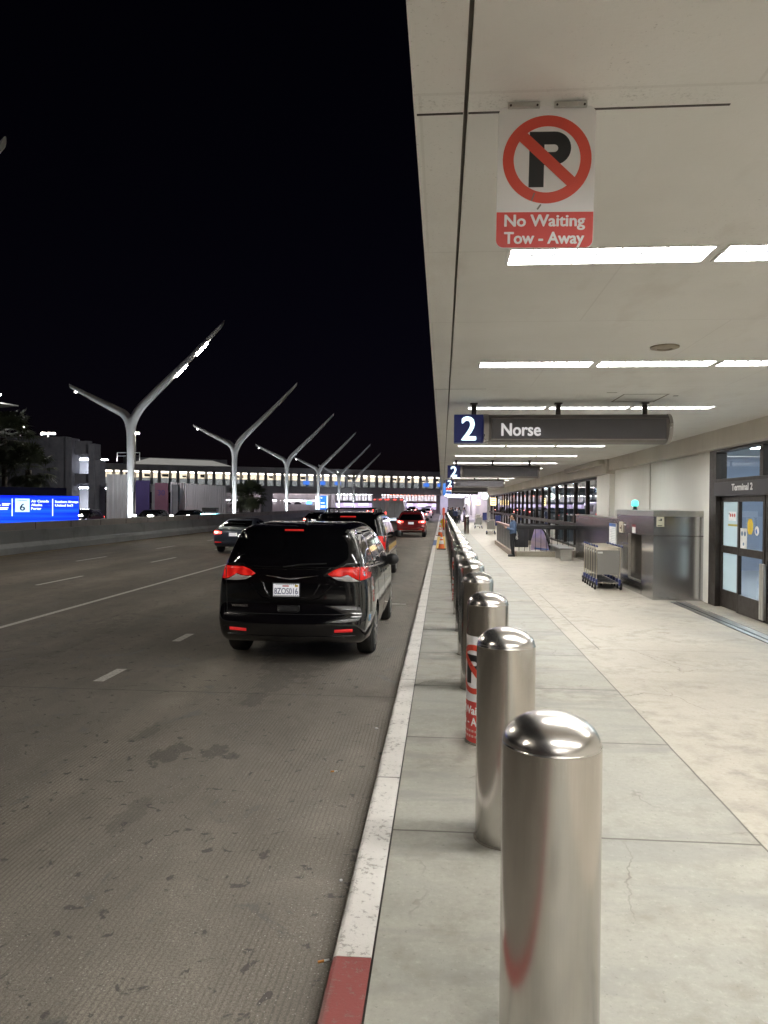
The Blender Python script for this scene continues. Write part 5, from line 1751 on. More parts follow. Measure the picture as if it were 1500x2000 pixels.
decal('brake_light', [(-0.12, 1.752), (0.12, 1.752), (0.12, 1.766), (-0.12, 1.766)], 'rear', vb, emit('high_brake_lens', (1.0, 0.04, 0.03), 0.22, (0.3, 0.01, 0.01)), van, off=0.010, grid=0.02)
hnd = decal('boot_handle', [(-0.165, .715), (-0.14, .70), (0.09, .70), (0.115, .715), (0.115, .785), (-0.165, .785)], 'rear', vb, M_BLACK, van, off=0.006, grid=0.03)
rear_tube('handle_trim', [(-0.155, .775), (-0.15, .722), (-0.13, .712), (0.08, .712), (0.10, .722), (0.105, .775)], 0.006, P_BLACK, hnd, vb, 0.006)
# number plate in its frame
pf = decal('plate_frame', [(-0.228, .888), (0.118, .888), (0.118, 1.082), (-0.228, 1.082)], 'rear', vb, M_BLACK, van, off=0.012, grid=0.06)
pl = on_rear(vb, -0.055, 0.985, 0.0135)
PY = min(on_rear(vb, -0.22, 0.9).y, on_rear(vb, 0.11, 0.9).y, on_rear(vb, -0.055, 0.9).y) - 0.014
b = MB(); b.box(-0.216, 0.106, PY - 0.003, PY + 0.006, .905, 1.068); po = b.build('licence_plate', M_PLATE, van, bevel=0.002)
text('plate_number', '8ZOS016', simple('plate_navy', (0.03, 0.04, 0.14), 0.5), po, (-0.203, PY - 0.0032, .935), (1, 0, 0), (0, 0, 1), w=0.296, h=0.078, thick=0.001, bold=0.01)
b = MB(); b.box(-0.10, -0.02, PY - 0.0042, PY - 0.0032, 1.032, 1.048); b.build('plate_heading', M_RED, po)
b = MB(); b.box(0.055, 0.095, PY - 0.0042, PY - 0.0032, 1.030, 1.056); b.build('plate_sticker', M_YELST, po)
b = MB()
for k in range(12):
    b.box(-0.205 + k * 0.026, -0.188 + k * 0.026, PY - 0.0042, PY - 0.0032, 0.908, 0.920)
    if k not in (0, 11):
        b.box(-0.205 + k * 0.026, -0.19 + k * 0.026, PY - 0.0042, PY - 0.0032, 1.055, 1.064)
b.build('plate_frame_print', M_BLACK, po)
by = on_rear(vb, -0.64, .775).y
text('badge', 'VOYAGER', M_CHROME, van, (-0.755, by + 0.008, .757), (1, -0.07, 0), (0, 0, 1), w=0.215, h=0.030, thick=0.008, bold=0.01)
rear_tube('rear_wiper', [(-0.10, 1.285), (0.12, 1.318), (0.44, 1.335)], 0.010, M_BLACK, van, vb, 0.018)
b = MB(); b.prism([(1.05, 1.825), (1.30, 1.845), (1.28, 1.875), (1.24, 1.905), (1.20, 1.90)], -0.012, 0.012, 'x'); b.build('roof_antenna', M_BLACK, van)
for s in (-1, 1):
    P = [(0.40, 1.282), (1.33, 1.232), (2.45, 1.182), (3.64, 1.142)]
    decal('chrome_strip', P + [(y, z - 0.022) for y, z in P[::-1]], 'side', vb, M_CHROME, van, sgn=s, off=0.007, grid=0.06)
    P = [(0.40, 1.30), (0.52, 1.64), (0.76, 1.742), (1.4, 1.74), (2.5, 1.725), (2.82, 1.685), (3.08, 1.585), (3.66, 1.155)]
    P2 = [(y, z + 0.02) for y, z in P[::-1]]
    decal('window_trim', P + P2, 'side', vb, M_CHROME, van, sgn=s, off=0.005, grid=0.08)
    for ys_ in (1.335, 2.455):
        decal('shut_line', [(ys_, .35), (ys_ + 0.008, .35), (ys_ + 0.008, 1.22), (ys_, 1.22)], 'side', vb, M_BLACK, van, sgn=s, off=0.002, grid=0.08)
    decal('door_handle', [(2.20, 1.05), (2.38, 1.045), (2.38, 1.075), (2.20, 1.08)], 'side', vb, P_BLACK, van, sgn=s, off=0.03, thick=0.02)
    decal('door_handle', [(2.55, 1.04), (2.73, 1.035), (2.73, 1.065), (2.55, 1.07)], 'side', vb, P_BLACK, van, sgn=s, off=0.03, thick=0.02)
decal('fuel_badge', [(0.30, .57), (0.40, .57), (0.40, .65), (0.30, .65)], 'side', vb, simple('small_blue_sticker', (0.10, 0.25, 0.42), 0.4), van, sgn=1, off=0.004)
van.location = (-1.965, 9.47, RZ)
van.scale = (1.055, 1, 1)

# ------------------------------------------------------------------ black SUV ahead of it
SP = [(0.30, .34), (0.04, .42), (0.0, .55), (0.0, .72), (0.05, .78), (0.06, 1.1), (0.10, 1.28), (0.22, 1.68), (0.22, 1.80), (0.40, 1.86), (0.9, 1.895), (2.4, 1.90), (3.0, 1.86),
      (3.8, 1.32), (4.3, 1.24), (5.0, 1.12), (5.2, .88), (5.22, .52), (5.05, .32), (2.6, .28)]
SW_ = [(0.3, .94), (.45, 1.0), (.8, 1.02), (1.1, 1.0), (1.28, .96), (1.5, .90), (1.75, .82), (1.9, .74)]
suv, sv = base_car('suv', 'glossy black SUV with roof rails stopped just ahead of the black minivan', 'suv', SP, SW_, 5.22, (1.12, 4.15), 0.40, P_BLACK2,
    [(-0.80, 1.28), (0.80, 1.28), (0.70, 1.70), (0.64, 1.755), (-0.64, 1.755), (-0.70, 1.70)],
    [[(-0.965, .95), (-0.80, .95), (-0.76, 1.22), (-0.78, 1.30), (-0.945, 1.29)]], (-0.17, .17, .92, 1.08),
    [[(0.45, 1.31), (1.20, 1.27), (1.20, 1.72), (0.62, 1.73)], [(1.27, 1.27), (2.35, 1.25), (2.35, 1.73), (1.27, 1.74)], [(2.42, 1.25), (3.5, 1.23), (2.95, 1.65), (2.42, 1.72)]],
    [(-0.76, 1.36), (0.76, 1.36), (0.64, 1.78), (-0.64, 1.78)], [[(-0.92, .90), (-0.55, .90), (-0.55, 1.02), (-0.88, 1.04)]], M_TAIL, mirror_at=(3.35, 1.25, 0.97), bow=0.10)
decal('brake_light', [(-0.20, 1.775), (0.20, 1.775), (0.20, 1.795), (-0.20, 1.795)], 'rear', sv, MAT['high_brake_lens'], suv, off=0.008, grid=0.03)
for s in (-1, 1):
    b = MB()
    b.tube([(s * 0.62, 0.55, 1.86), (s * 0.63, 0.72, 1.965), (s * 0.64, 1.2, 1.985), (s * 0.64, 2.5, 1.985), (s * 0.63, 2.85, 1.955), (s * 0.62, 3.0, 1.84)], 0.022, 8)
    for y in (1.25, 2.1):
        b.cone((s * 0.635, y, 1.86), (s * 0.635, y, 1.98), 0.025, 0.02, 8)
    b.build('roof_rail', M_BLACK, suv, True)
    decal('window_trim', [(0.40, 1.30), (3.56, 1.215), (3.56, 1.195), (0.40, 1.28)], 'side', sv, M_CHROME, suv, sgn=s, off=0.006, grid=0.08)
b = MB()
for y in (1.0, 2.6):
    b.tube([(-0.64, y, 1.99), (0.64, y, 1.99)], 0.018, 8)
b.build('cross_bar', M_BLACK, suv)
suv.location = (-2.40, 18.6, RZ)

# ------------------------------------------------------------------ red crossover, blue sedan, and the far traffic
CP = [(0.28, .30), (0.04, .40), (0.0, .52), (0.0, .68), (0.05, .76), (0.08, 1.0), (0.16, 1.10), (0.45, 1.48), (0.42, 1.56), (0.8, 1.63), (1.6, 1.68), (2.3, 1.66), (2.7, 1.58),
      (3.4, 1.12), (3.9, 1.04), (4.4, .90), (4.58, .70), (4.6, .48), (4.45, .28), (2.3, .24)]
CW = [(0.25, .88), (.4, .93), (.7, .95), (.95, .93), (1.1, .89), (1.35, .78), (1.55, .68), (1.68, .60)]
red, cv = base_car('crossover', 'dark red crossover with bright tail lights driving away near the kerb', 'car', CP, CW, 4.6, (0.85, 3.6), 0.34, P_RED,
    [(-0.74, 1.10), (0.74, 1.10), (0.60, 1.44), (0.54, 1.475), (-0.54, 1.475), (-0.60, 1.44)],
    [[(-0.90, .93), (-0.50, .95), (-0.48, 1.02), (-0.86, 1.08)]], (-0.17, .17, .84, .98),
    [[(0.65, 1.12), (1.30, 1.10), (1.30, 1.50), (0.95, 1.50)], [(1.36, 1.10), (2.1, 1.08), (2.1, 1.53), (1.36, 1.53)], [(2.16, 1.08), (3.05, 1.06), (2.6, 1.45), (2.16, 1.52)]],
    [(-0.68, 1.16), (0.68, 1.16), (0.56, 1.54), (-0.56, 1.54)], [[(-0.86, .72), (-0.5, .72), (-0.5, .82), (-0.82, .86)]], M_TAILB, mirror_at=(2.85, 1.10, 0.88))
for s in (-1, 1):
    b = MB(); b.ball((s * 0.74, 0.09, 1.0), 0.05, (1.3, 0.5, 0.8), 10, 8); b.build('brake_lamp', M_TAILCORE, red, True)
    decal('reflector', [(s * .75, .50), (s * .5, .50), (s * .5, .54), (s * .75, .54)], 'rear', cv, M_REFLEX, red, grid=.05)
decal('bumper_trim', [(-.7, .40), (.7, .40), (.7, .46), (-.7, .46)], 'rear', cv, M_ALU, red, grid=.08)
red.location = (-1.98, 46.9, RZ)

DP = [(0.25, .24), (0.03, .34), (0.0, .48), (0.02, .70), (0.06, .92), (0.12, 1.02), (0.50, 1.07), (1.0, 1.30), (1.5, 1.43), (2.0, 1.45), (2.5, 1.41), (3.4, 1.02), (4.2, .92), (4.7, .74), (4.8, .50), (4.65, .24), (2.4, .18)]
DW = [(0.2, .85), (.35, .90), (.65, .92), (.9, .90), (1.02, .86), (1.2, .74), (1.35, .64), (1.45, .55)]
sed, dv_ = base_car('sedan', 'slate blue sedan driving away in the middle lane left of the minivan', 'car', DP, DW, 4.8, (0.95, 3.75), 0.33, P_BLUE,
    [(-0.66, 1.10), (0.66, 1.10), (0.52, 1.36), (-0.52, 1.36)],
    [[(-0.88, .80), (-0.52, .82), (-0.50, .90), (-0.82, .95)]], (-0.17, .17, .72, .86),
    [[(0.95, 1.06), (1.7, 1.05), (1.7, 1.34), (1.25, 1.30)], [(1.76, 1.05), (2.95, 1.02), (2.4, 1.33), (1.76, 1.35)]],
    [(-0.64, 1.06), (0.64, 1.06), (0.50, 1.36), (-0.50, 1.36)], [[(-0.84, .64), (-0.5, .64), (-0.5, .74), (-0.8, .77)]], M_TAILB, mirror_at=(2.75, 1.06, 0.84))
for s in (-1, 1):
    decal('reflector', [(s * .80, .44), (s * .5, .44), (s * .5, .48), (s * .80, .49)], 'rear', dv_, M_REFLEX, sed, grid=.05)
    b = MB(); b.ball((s * 0.72, 0.05, 0.88), 0.045, (1.6, 0.5, 0.7), 10, 8); b.build('brake_lamp', M_TAILCORE, sed, True)
sed.location = (-8.72, 30.4, RZ)

GC = 'far traffic on the road'
def far_car(src, x, y, paint, lab, rz=0.0, z=RZ):
    r = dup(src, (x, y, z), rz, lab, GC)
    old = P_RED if src is red else (P_BLUE if src is sed else P_BLACK2)
    if paint is not old:
        recolor(r, old, paint)
    return r
far_car(sed, -9.95, 57, P_BLACK, 'black sedan with one tail light showing left of the black SUV roof')
for x, y, src, paint, lab in ((-2.7, 92, sed, P_SILVER, 'silver car with red lights far ahead in the kerb lane, first beyond the red crossover'),
                              (-5.9, 97, red, P_BLACK, 'black car with red lights far ahead, right of the white shuttle van'),
                              (-2.5, 112, red, P_WHITE, 'white car with red lights far ahead in the kerb lane, second beyond the red crossover'),
                              (-5.8, 120, sed, P_SILVER, 'silver car far ahead in the second lane, behind the black one'),
                              (-9.0, 108, sed, P_BLACK, 'black car far ahead in the third lane'),
                              (-2.6, 138, sed, P_RED, 'red car far ahead in the kerb lane, third beyond the red crossover'),
                              (-6.0, 146, red, P_SILVER, 'silver crossover far ahead in the second lane, under the bridge'),
                              (-9.2, 140, red, P_BLACK, 'black crossover far ahead in the third lane, under the bridge'),
                              (-12.2, 128, sed, P_WHITE, 'white car far ahead in the fourth lane'),
                              (-3.2, 168, red, P_BLACK, 'black crossover beyond the bridge in the kerb lane'),
                              (-7.0, 176, sed, P_SILVER, 'silver car beyond the bridge in the second lane'),
                              (-11.0, 170, red, P_RED, 'red crossover beyond the bridge in the third lane')):
    far_car(src, x, y, paint, lab)
# oncoming traffic beyond the barrier, headlights on
ON = 'oncoming cars beyond the barrier'
for x, y, lab in ((-25.0, 60, 'oncoming car with lit headlights beyond the barrier, right of the nearest forked lamp post'),
                  (-22.2, 61, 'oncoming car with paired bright headlights beyond the barrier, by the pink banner'),
                  (-30.6, 59, 'oncoming car with two white headlights right of the blue airline sign')):
    r = dup(red, (x, y + 4.6, -0.30), math.pi, lab, ON)
    recolor(r, P_RED, P_BLACK)
    recolor(r, M_HEADOFF, M_HEADON)
    for ch in r.children:
        if ch.name.startswith('headlight'):
            ch.location.z = 0.38

# shuttle van
HP = [(0.2, .30), (0.02, .38), (0.0, .50), (0.0, 1.4), (0.02, 2.5), (0.10, 2.66), (0.6, 2.72), (4.0, 2.72), (4.6, 2.55), (5.4, 1.5), (6.0, 1.25), (6.2, .9), (6.2, .5), (6.0, .30), (3, .26)]
HW = [(0.3, .95), (.5, 1.02), (1.4, 1.02), (2.0, .99), (2.5, .95), (2.72, .85)]
shu, hv = base_car('shuttle_van', 'tall white shuttle van with a pale tailgate ahead of the red crossover', 'van', HP, HW, 6.2, (1.3, 4.9), 0.38, P_WHITE,
    None, [[(-0.98, .85), (-0.86, .85), (-0.86, 1.30), (-0.98, 1.30)]], (-0.2, .2, .62, .74),
    [[(1.2, 1.5), (4.0, 1.5), (4.0, 2.2), (1.2, 2.2)]], [(-0.8, 1.55), (0.8, 1.55), (0.75, 2.35), (-0.75, 2.35)], [[(-.9, .8), (-.6, .8), (-.6, 1.0), (-.9, 1.0)]], M_TAILB, bow=0.03, plan_r=0.02, r=0.10)
decal('tailgate', [(-0.66, .85), (0.66, .85), (0.66, 2.15), (0.55, 2.35), (-0.55, 2.35), (-0.66, 2.15)], 'rear', hv, simple('silver_tailgate', (0.70, 0.73, 0.80), 0.4, 0.0), shu, off=0.02, grid=0.15)
decal('shut_line', [(-0.005, .86), (0.005, .86), (0.005, 2.3), (-0.005, 2.3)], 'rear', hv, M_BLACK, shu, off=0.025, grid=0.15)
for x in (-0.72, 0.0, 0.72):
    decal('marker_light', [(x - 0.16, 2.52), (x + 0.16, 2.52), (x + 0.16, 2.60), (x - 0.16, 2.60)], 'rear', hv, M_TAILB, shu, off=0.01, grid=0.08)
decal('bumper_glow', [(-0.6, .45), (0.6, .45), (0.6, .60), (-0.6, .60)], 'rear', hv, emit('cool_bumper_glow', (0.75, 0.9, 1.0), 0.9), shu, off=0.012, grid=0.1)  # bluish light on the low tail, put in as a glowing strip
shu.location = (-4.85, 75.5, RZ)
# a second, boxier bus farther off
r = dup(shu, (-8.3, 99, RZ), 0, 'white shuttle van farther off, left of the nearer white shuttle van', GC, sc=(1.05, 1.0, 1.05))
# ================================================================== FAR SIDE OF THE ROAD
b = MB()
b.prism([(-17.35, RZ), (-17.02, RZ), (-17.06, 0.12), (-17.20, 0.30), (-17.22, 0.80), (-17.35, 0.80)], -30, 190, 'y')
o = b.build('concrete_barrier', M_BAR_LO); tag(o, 'long blue grey concrete crash barrier along the far edge of the road', 'barrier')
pw = thing('parapet_wall', (-17.6, 50, 0), 'pale jointed concrete parapet standing just behind the crash barrier', 'wall')
b = MB(); b.box(-17.70, -17.42, -30, 190, -0.28, 1.11); b.build('wall', M_BAR_HI, pw, bevel=0.01)
b = MB()
for k in range(50):
    y = -6 + 3.05 * k
    b.box(-17.4195, -17.412, y, y + 0.035, 0.82, 1.10)
b.build('wall_joint', M_DARKMETAL, pw)
sheet('far_road', -60, -17.72, -30, 190, -0.29, M_GROUND)

# ------------------------------------------------------------------ forked lamp posts
M_POLE = simple('pale_grey_lamp_post_paint', (0.80, 0.82, 0.84), 0.5, 0, 0.04, 1.0, 0.02)
def bez(p0, p1, p2, p3, n):
    out = []
    for k in range(n + 1):
        t = k / n
        out.append(tuple((1 - t) ** 3 * a + 3 * t * (1 - t) ** 2 * b_ + 3 * t * t * (1 - t) * c + t ** 3 * d for a, b_, c, d in zip(p0, p1, p2, p3)))
    return out
lamp = thing('lamp_post', (0, 0, 0), 'x', 'lamp post', 'forked lamp posts beyond the barrier')
b = MB()
FZ = 6.9
def arm(tip, tr):
    dx, dz = tip[0], tip[1] - FZ
    trunk = [(0, 0, -0.06), (0, 0, 2.5), (0, 0, 4.8)]
    curve = bez((0, 0, 5.75), (0, 0, 6.45), (dx * 0.02, 0, FZ - 0.10 + dz * 0.02), (dx * 0.13, 0, FZ + dz * 0.13), 10)
    pts = trunk + curve + [(dx * 0.6, 0, FZ + dz * 0.59), (dx, 0, FZ + dz)]
    k = len(curve)
    rs = [0.155, 0.18, 0.225] + [0.235 + 0.025 * math.sin(math.pi * i / k) for i in range(k)] + [0.17, tr]
    caps(b, pts, rs)
arm((-3.85, 8.82), 0.10)
arm((5.65, 12.46), 0.10)
me = remeshed(b, 0.05, 3)
bm = bmesh.new(); bm.from_mesh(me)
# the arm ends are cut off upright
for nx, px in ((1, 5.42), (-1, -3.66)):
    bmesh.ops.bisect_plane(bm, geom=bm.verts[:] + bm.edges[:] + bm.faces[:], plane_co=(px, 0, 12.2 if px > 0 else 8.7), plane_no=(nx, 0, -0.25), clear_outer=True)
    bmesh.ops.holes_fill(bm, edges=[e for e in bm.edges if e.is_boundary], sides=0)
bm.to_mesh(me); bm.free()
me.materials.append(M_POLE)
link('post', me, lamp, True, auto=50)
d = Vector((5.52, 0, 12.32 - FZ)).normalized()
q = Vector((d.z, 0, -d.x))
for t0, t1, rad in ((0.455, 0.575, 0.185), (0.675, 0.80, 0.15)):
    a_, c_ = Vector((5.52 * t0, 0, FZ + 5.42 * t0)) + q * rad, Vector((5.52 * t1, 0, FZ + 5.42 * t1)) + q * (rad - 0.025)
    b = MB()
    wv = Vector((0, 0.075, 0))
    b.add([a_ - wv, a_ + wv, c_ + wv, c_ - wv, a_ - wv + q * 0.05, a_ + wv + q * 0.05, c_ + wv + q * 0.05, c_ - wv + q * 0.05], [(0, 1, 2, 3), (4, 7, 6, 5), (0, 4, 5, 1), (1, 5, 6, 2), (2, 6, 7, 3), (3, 7, 4, 0)])
    b.build('led_strip', M_LED, lamp)
b = MB(); b.ball((-3.3, -0.02, 8.36), 0.06, (1.4, 1, 0.7)); b.build('led_lamp', emit('small_led', (1, 1, 0.95), 8.0), lamp)
b = MB(); b.cone((0.10, -1.75, 0.30), (0.09, -1.62, 0.66), 0.10, 0.16, 16, caps=False); b.cone((0.10, -1.75, 0.30), (0.102, -1.77, 0.24), 0.10, 0.09, 16)
b.cone((0.10, -1.75, -0.29), (0.10, -1.75, 0.30), 0.04, 0.04, 8); b.build('uplight_housing', M_DARKMETAL, lamp)
b = MB(); b.cone((0.093, -1.657, 0.56), (0.092, -1.653, 0.572), 0.13, 0.13, 16); b.build('uplight', emit('uplight_lens', (0.92, 0.97, 1.0), 750), lamp)
PY_ = [-1.2, 20.4, 41.7, 63.2, 84.9, 106.9, 128.5, 150.0]
M_LEDOFF = simple('unlit_led_strip', (0.55, 0.55, 0.52), 0.4)
NAMES = ['forked lamp post behind the camera', 'forked lamp post whose arm tip just enters the frame at the upper left', 'nearest whole forked white lamp post, two lit strips on its long arm']
for k, y in enumerate(PY_):
    lab = NAMES[k] if k < 3 else f'unlit forked lamp post, {ORD[k - 2]} in the line beyond the barrier'
    if k == 0:
        lamp.location = (-18.0, y, 0); lamp['label'] = lab
    else:
        r = dup(lamp, (-18.0, y, 0), 0, lab)
        if k > 2:
            recolor(r, M_LED, M_LEDOFF)

# ------------------------------------------------------------------ blue airline sign
g = G('blue_led_panel')
v = g.obj()
sep = g.t.nodes.new('ShaderNodeSeparateXYZ'); g.t.links.new(v, sep.inputs[0])
st = g.noise(g.scale(v, (0.05, 0.05, 3.4)), 1.6, 2)
g.set(Base_Color=(0.01, 0.02, 0.2), Roughness=0.4, Emission_Color=g.mix(g.ramp(st, 0.42, 0.62), (0.003, 0.014, 0.72), (0.01, 0.085, 0.95)), Emission_Strength=1.0)
M_LEDP = g.m
M_LEDT = emit('led_sign_lettering', (0.72, 0.88, 1.0), 1.1)
ax, ay, bx, by_ = -18.22, 36.0, -23.4, 31.2
Ls = math.hypot(bx - ax, by_ - ay)
sgn_ = thing('airline_sign', (0, 0, 0), 'wide bright blue lit airline sign behind the barrier at the left', 'sign')
ux = Vector((ax - bx, ay - by_, 0)).normalized()     # to the right
b = MB(); b.box(-Ls, 0, 0, 0.22, 0.93, 2.27); b.build('panel', M_LEDP, sgn_)
b = MB(); b.box(-Ls, -0.55, 0.15, 0.4, 2.285, 2.68); b.build('top_board', simple('dark_navy_board', (0.012, 0.017, 0.07), 0.5), sgn_)
b = MB(); b.box(-Ls, 0.01, 0.02, 0.2, 2.271, 2.283); b.box(-Ls, 0, 0.225, 0.45, 0.9, 2.2)
for x in (-1, -4, -6.5):
    b.cone((x, 0.3, -0.06), (x, 0.3, 0.9), 0.08, 0.08, 10)
b.build('housing', M_DARKMETAL, sgn_)
def led_t(s_, x, z, w_, h_, bold=0.03):
    text('lettering', s_, M_LEDT, sgn_, (x, -0.004, z), (1, 0, 0), (0, 0, 1), w=w_, h=h_, thick=0.003, bold=bold)
led_t('Southern Airways', -1.13, 1.93, 1.10, 0.115)
led_t("United Int'l", -1.13, 1.75, 0.84, 0.115)
led_t('Air Canada', -2.22, 1.95, 0.80, 0.115)
led_t('Alaska', -2.22, 1.77, 0.50, 0.115)
led_t('Porter', -2.22, 1.59, 0.46, 0.115)
b = MB(); b.box(-1.26, -1.22, -0.006, -0.001, 1.28, 2.12); b.box(-3.08, -3.04, -0.006, -0.001, 1.28, 2.12); b.build('divider', M_LEDT, sgn_)
b = MB(); b.box(-2.93, -2.29, -0.006, -0.001, 1.48, 2.12); b.build('number_plate', emit('pale_led_field', (0.55, 0.80, 1.0), 0.85), sgn_)
text('numeral', '6', simple('navy_numeral', (0.01, 0.03, 0.15), 0.5), sgn_, (-2.73, -0.0065, 1.55), (1, 0, 0), (0, 0, 1), w=0.24, h=0.33, thick=0.002, bold=0.02)
text('lettering', 'TERMINAL', MAT['navy_numeral'], sgn_, (-2.84, -0.0065, 2.0), (1, 0, 0), (0, 0, 1), w=0.46, h=0.065, thick=0.002, bold=0.01)
led_t('Blue', -3.9, 1.77, 0.34, 0.11)
led_t('lit', -3.9, 1.58, 0.19, 0.11)
led_t('Jet', -4.3, 1.77, 0.30, 0.11)
b = MB()
for x0, x1, z in ((-3.5, -3.14, 1.85), (-3.5, -3.2, 1.78), (-3.6, -3.22, 1.66), (-3.6, -3.26, 1.59)):
    b.box(x0, x1, -0.006, -0.001, z, z + 0.045)
b.build('small_print', M_LEDT, sgn_)
sgn_.location = (ax, ay, 0)
sgn_.rotation_euler = (0, 0, math.atan2(ux.y, ux.x))

# ------------------------------------------------------------------ parking structure at the left
M_PARK = make_barrier('dark_grey_garage_concrete', (0.12, 0.125, 0.15), (0.17, 0.175, 0.20))
M_PARKI = simple('garage_inside_concrete', (0.45, 0.46, 0.48), 0.8, 0, 0.1, 0.5)
pk = thing('parking_garage', (-40, 76, 0), 'dark concrete parking garage with lit open decks behind the blue sign', 'building')
boxes('wall', ((-46, -36.7, 70, 71.0, -0.06, 8.35), (-46, -45.6, 71, 90, -0.06, 8.2)), M_PARK, pk)
boxes('pier', ((-36.7, -36.05, 69.8, 71.4, -0.06, 8.2), (-34.42, -33.8, 69.9, 71.2, -0.06, 7.65)), M_PARK, pk)
boxes('spandrel', ((-36.05, -34.5, 70.4, 70.8, 6.62, 7.95), (-36.05, -34.43, 70.4, 70.8, 3.75, 4.75)), M_PARK, pk)
MB().box(-45.5, -37.6, 78, 78.3, -0.06, 7.0).build('back_wall', M_PARKI, pk)
for z in (3.5, 6.45):
    MB().prism([(-45.5, 71.45), (-33.95, 71.45), (-37.5, 77.9), (-45.5, 77.9)], z, z + 0.25, 'z').build('deck', M_PARKI, pk)
MB().box(-34.4, -34.2, 71.5, 72.2, -0.06, 3.49).build('inner_wall', M_PARKI, pk)
MB().box(-34.4, -34.2, 71.5, 72.2, 3.76, 6.44).build('inner_wall', M_PARKI, pk)
MB().prism([(73.5, 3.76), (77.8, 3.76), (77.8, 5.2)], -38.6, -38.3, 'x').build('ramp', M_PARKI, pk)
b = MB()
for z in (6.38, 3.44):
    b.box(-38.8, -34.6, 74.2, 74.6, z - 0.06, z)
b.build('deck_light', emit('garage_tube', (0.86, 0.88, 1.0), 60), pk)
b = MB()
for k in range(3):
    b.cone((-33.6 + k * 1.2, 74.5, 6.2), (-33.6 + k * 1.2, 74.5, 7.1), 0.04, 0.04, 6)
b.tube([(-33.6, 74.5, 7.1), (-31.2, 74.5, 7.1)], 0.045, 6); b.tube([(-33.6, 74.5, 6.75), (-31.2, 74.5, 6.75)], 0.03, 6)
b.build('roof_rail', M_ALU, pk)
b = MB(); b.box(-33.79, -33.3, 70.0, 71.2, -0.06, 6.1); b.build('stair_block', M_PARK, pk)

# tall mast lights over the garage
ml = thing('mast_light', (0, 0, 0), 'x', 'street light', 'mast lights beyond the garage')
MB().cone((0, 0, -0.3), (0, 0, 9.8), 0.09, 0.06, 10).build('mast', M_ALU, ml, True)
b = MB(); b.box(-0.75, 0.75, -0.05, 0.05, 9.8, 9.88); b.build('cross_arm', M_DARKMETAL, ml)
for s in (-1, 1):
    b = MB(); b.box(s * 0.55 - 0.22, s * 0.55 + 0.22, -0.16, 0.16, 9.70, 9.79); lo = b.build('lamp_head', M_DARKMETAL, ml)
    b = MB(); b.box(s * 0.55 - 0.2, s * 0.55 + 0.2, -0.17, 0.14, 9.62, 9.695); b.build('lens', emit('mast_lamp', (1.0, 0.96, 0.90), 1400), lo)
for k, (x, y, lab, hz) in enumerate(((-44.6, 81, 'double headed mast light above the garage roof', 1.0), (-46.8, 79, 'mast light left of the double headed one, above the palm', 1.06), (-26.35, 62, 'slim street light just right of the nearest forked lamp post', 0.82))):
    if k == 0:
        ml.location = (x, y, 0); ml['label'] = lab
    else:
        dup(ml, (x, y, 0), 0, lab, None, (0.7 if k == 1 else 0.45, 0.7 if k == 1 else 0.45, hz))

# white tensile canopy corner at the left edge
tc = thing('tent_canopy', (-38, 60, 10), 'pointed pale roof canopy with a bright lamp at the left edge', 'canopy')
b = MB(); b.add([(-43, 60, 11.2), (-35.65, 60, 10.08), (-43, 62, 9.95), (-43, 60, 11.05), (-35.65, 60, 9.98), (-43, 62, 9.8)], [(0, 1, 2), (5, 4, 3), (0, 3, 4, 1), (1, 4, 5, 2), (2, 5, 3, 0)])
b.build('roof', simple('pale_canopy_sheet', (0.6, 0.6, 0.58), 0.6), tc)
MB().cone((-41.5, 61, -0.06), (-41.5, 61, 10.0), 0.16, 0.12, 10).build('post', M_PARK, tc)
MB().ball((-37.4, 59.8, 10.95), 0.20, (1.6, 1, 0.6)).build('lamp', emit('canopy_lamp', (1, 0.98, 0.95), 60), tc)
b = MB(); b.cone((-37.4, 59.8, 10.3), (-37.4, 59.8, 10.9), 0.05, 0.05, 8); b.build('lamp_stem', M_DARKMETAL, tc)

# ------------------------------------------------------------------ corrugated screens and banners
def corrugated(name, x0, y0, x1, y1, z0, z1, z2, pitch, dep, mat, lab):
    L = math.hypot(x1 - x0, y1 - y0)
    dx, dy = (x1 - x0) / L, (y1 - y0) / L
    nx, ny = -dy, dx
    n = int(L / pitch)
    pts = []
    for k in range(n):
        for f, o_ in ((0, 0), (0.35, 0), (0.5, 1), (0.85, 1)):
            t = min(L, (k + f) * pitch)
            pts.append((x0 + dx * t + nx * o_ * dep, y0 + dy * t + ny * o_ * dep, t / L))
    b = MB()
    vs = [(p[0], p[1], z0) for p in pts] + [(p[0], p[1], z1 + (z2 - z1) * p[2]) for p in pts]
    m_ = len(pts)
    back = [(p[0] + nx * 0.3, p[1] + ny * 0.3, z0) for p in pts] + [(p[0] + nx * 0.3, p[1] + ny * 0.3, z1 + (z2 - z1) * p[2]) for p in pts]
    fs = [(i, i + 1, i + 1 + m_, i + m_) for i in range(m_ - 1)] + [(i + 2 * m_, i + 3 * m_, i + 1 + 3 * m_, i + 1 + 2 * m_) for i in range(m_ - 1)]
    fs += [(i + m_, i + 1 + m_, i + 1 + 3 * m_, i + 3 * m_) for i in range(m_ - 1)]
    fs += [(0, m_, 3 * m_, 2 * m_), (m_ - 1, 3 * m_ - 1, 4 * m_ - 1, 2 * m_ - 1)]
    b.add(vs + back, fs)
    o = b.build(name, mat)
    return tag(o, lab, 'screen wall', 'corrugated screen walls')
M_CORR = simple('grey_corrugated_sheet', (0.50, 0.52, 0.57), 0.45, 0.1, 0.06, 0.7)
M_CORR2 = simple('mauve_grey_corrugated_sheet', (0.74, 0.70, 0.77), 0.5, 0.0, 0.06, 0.7)
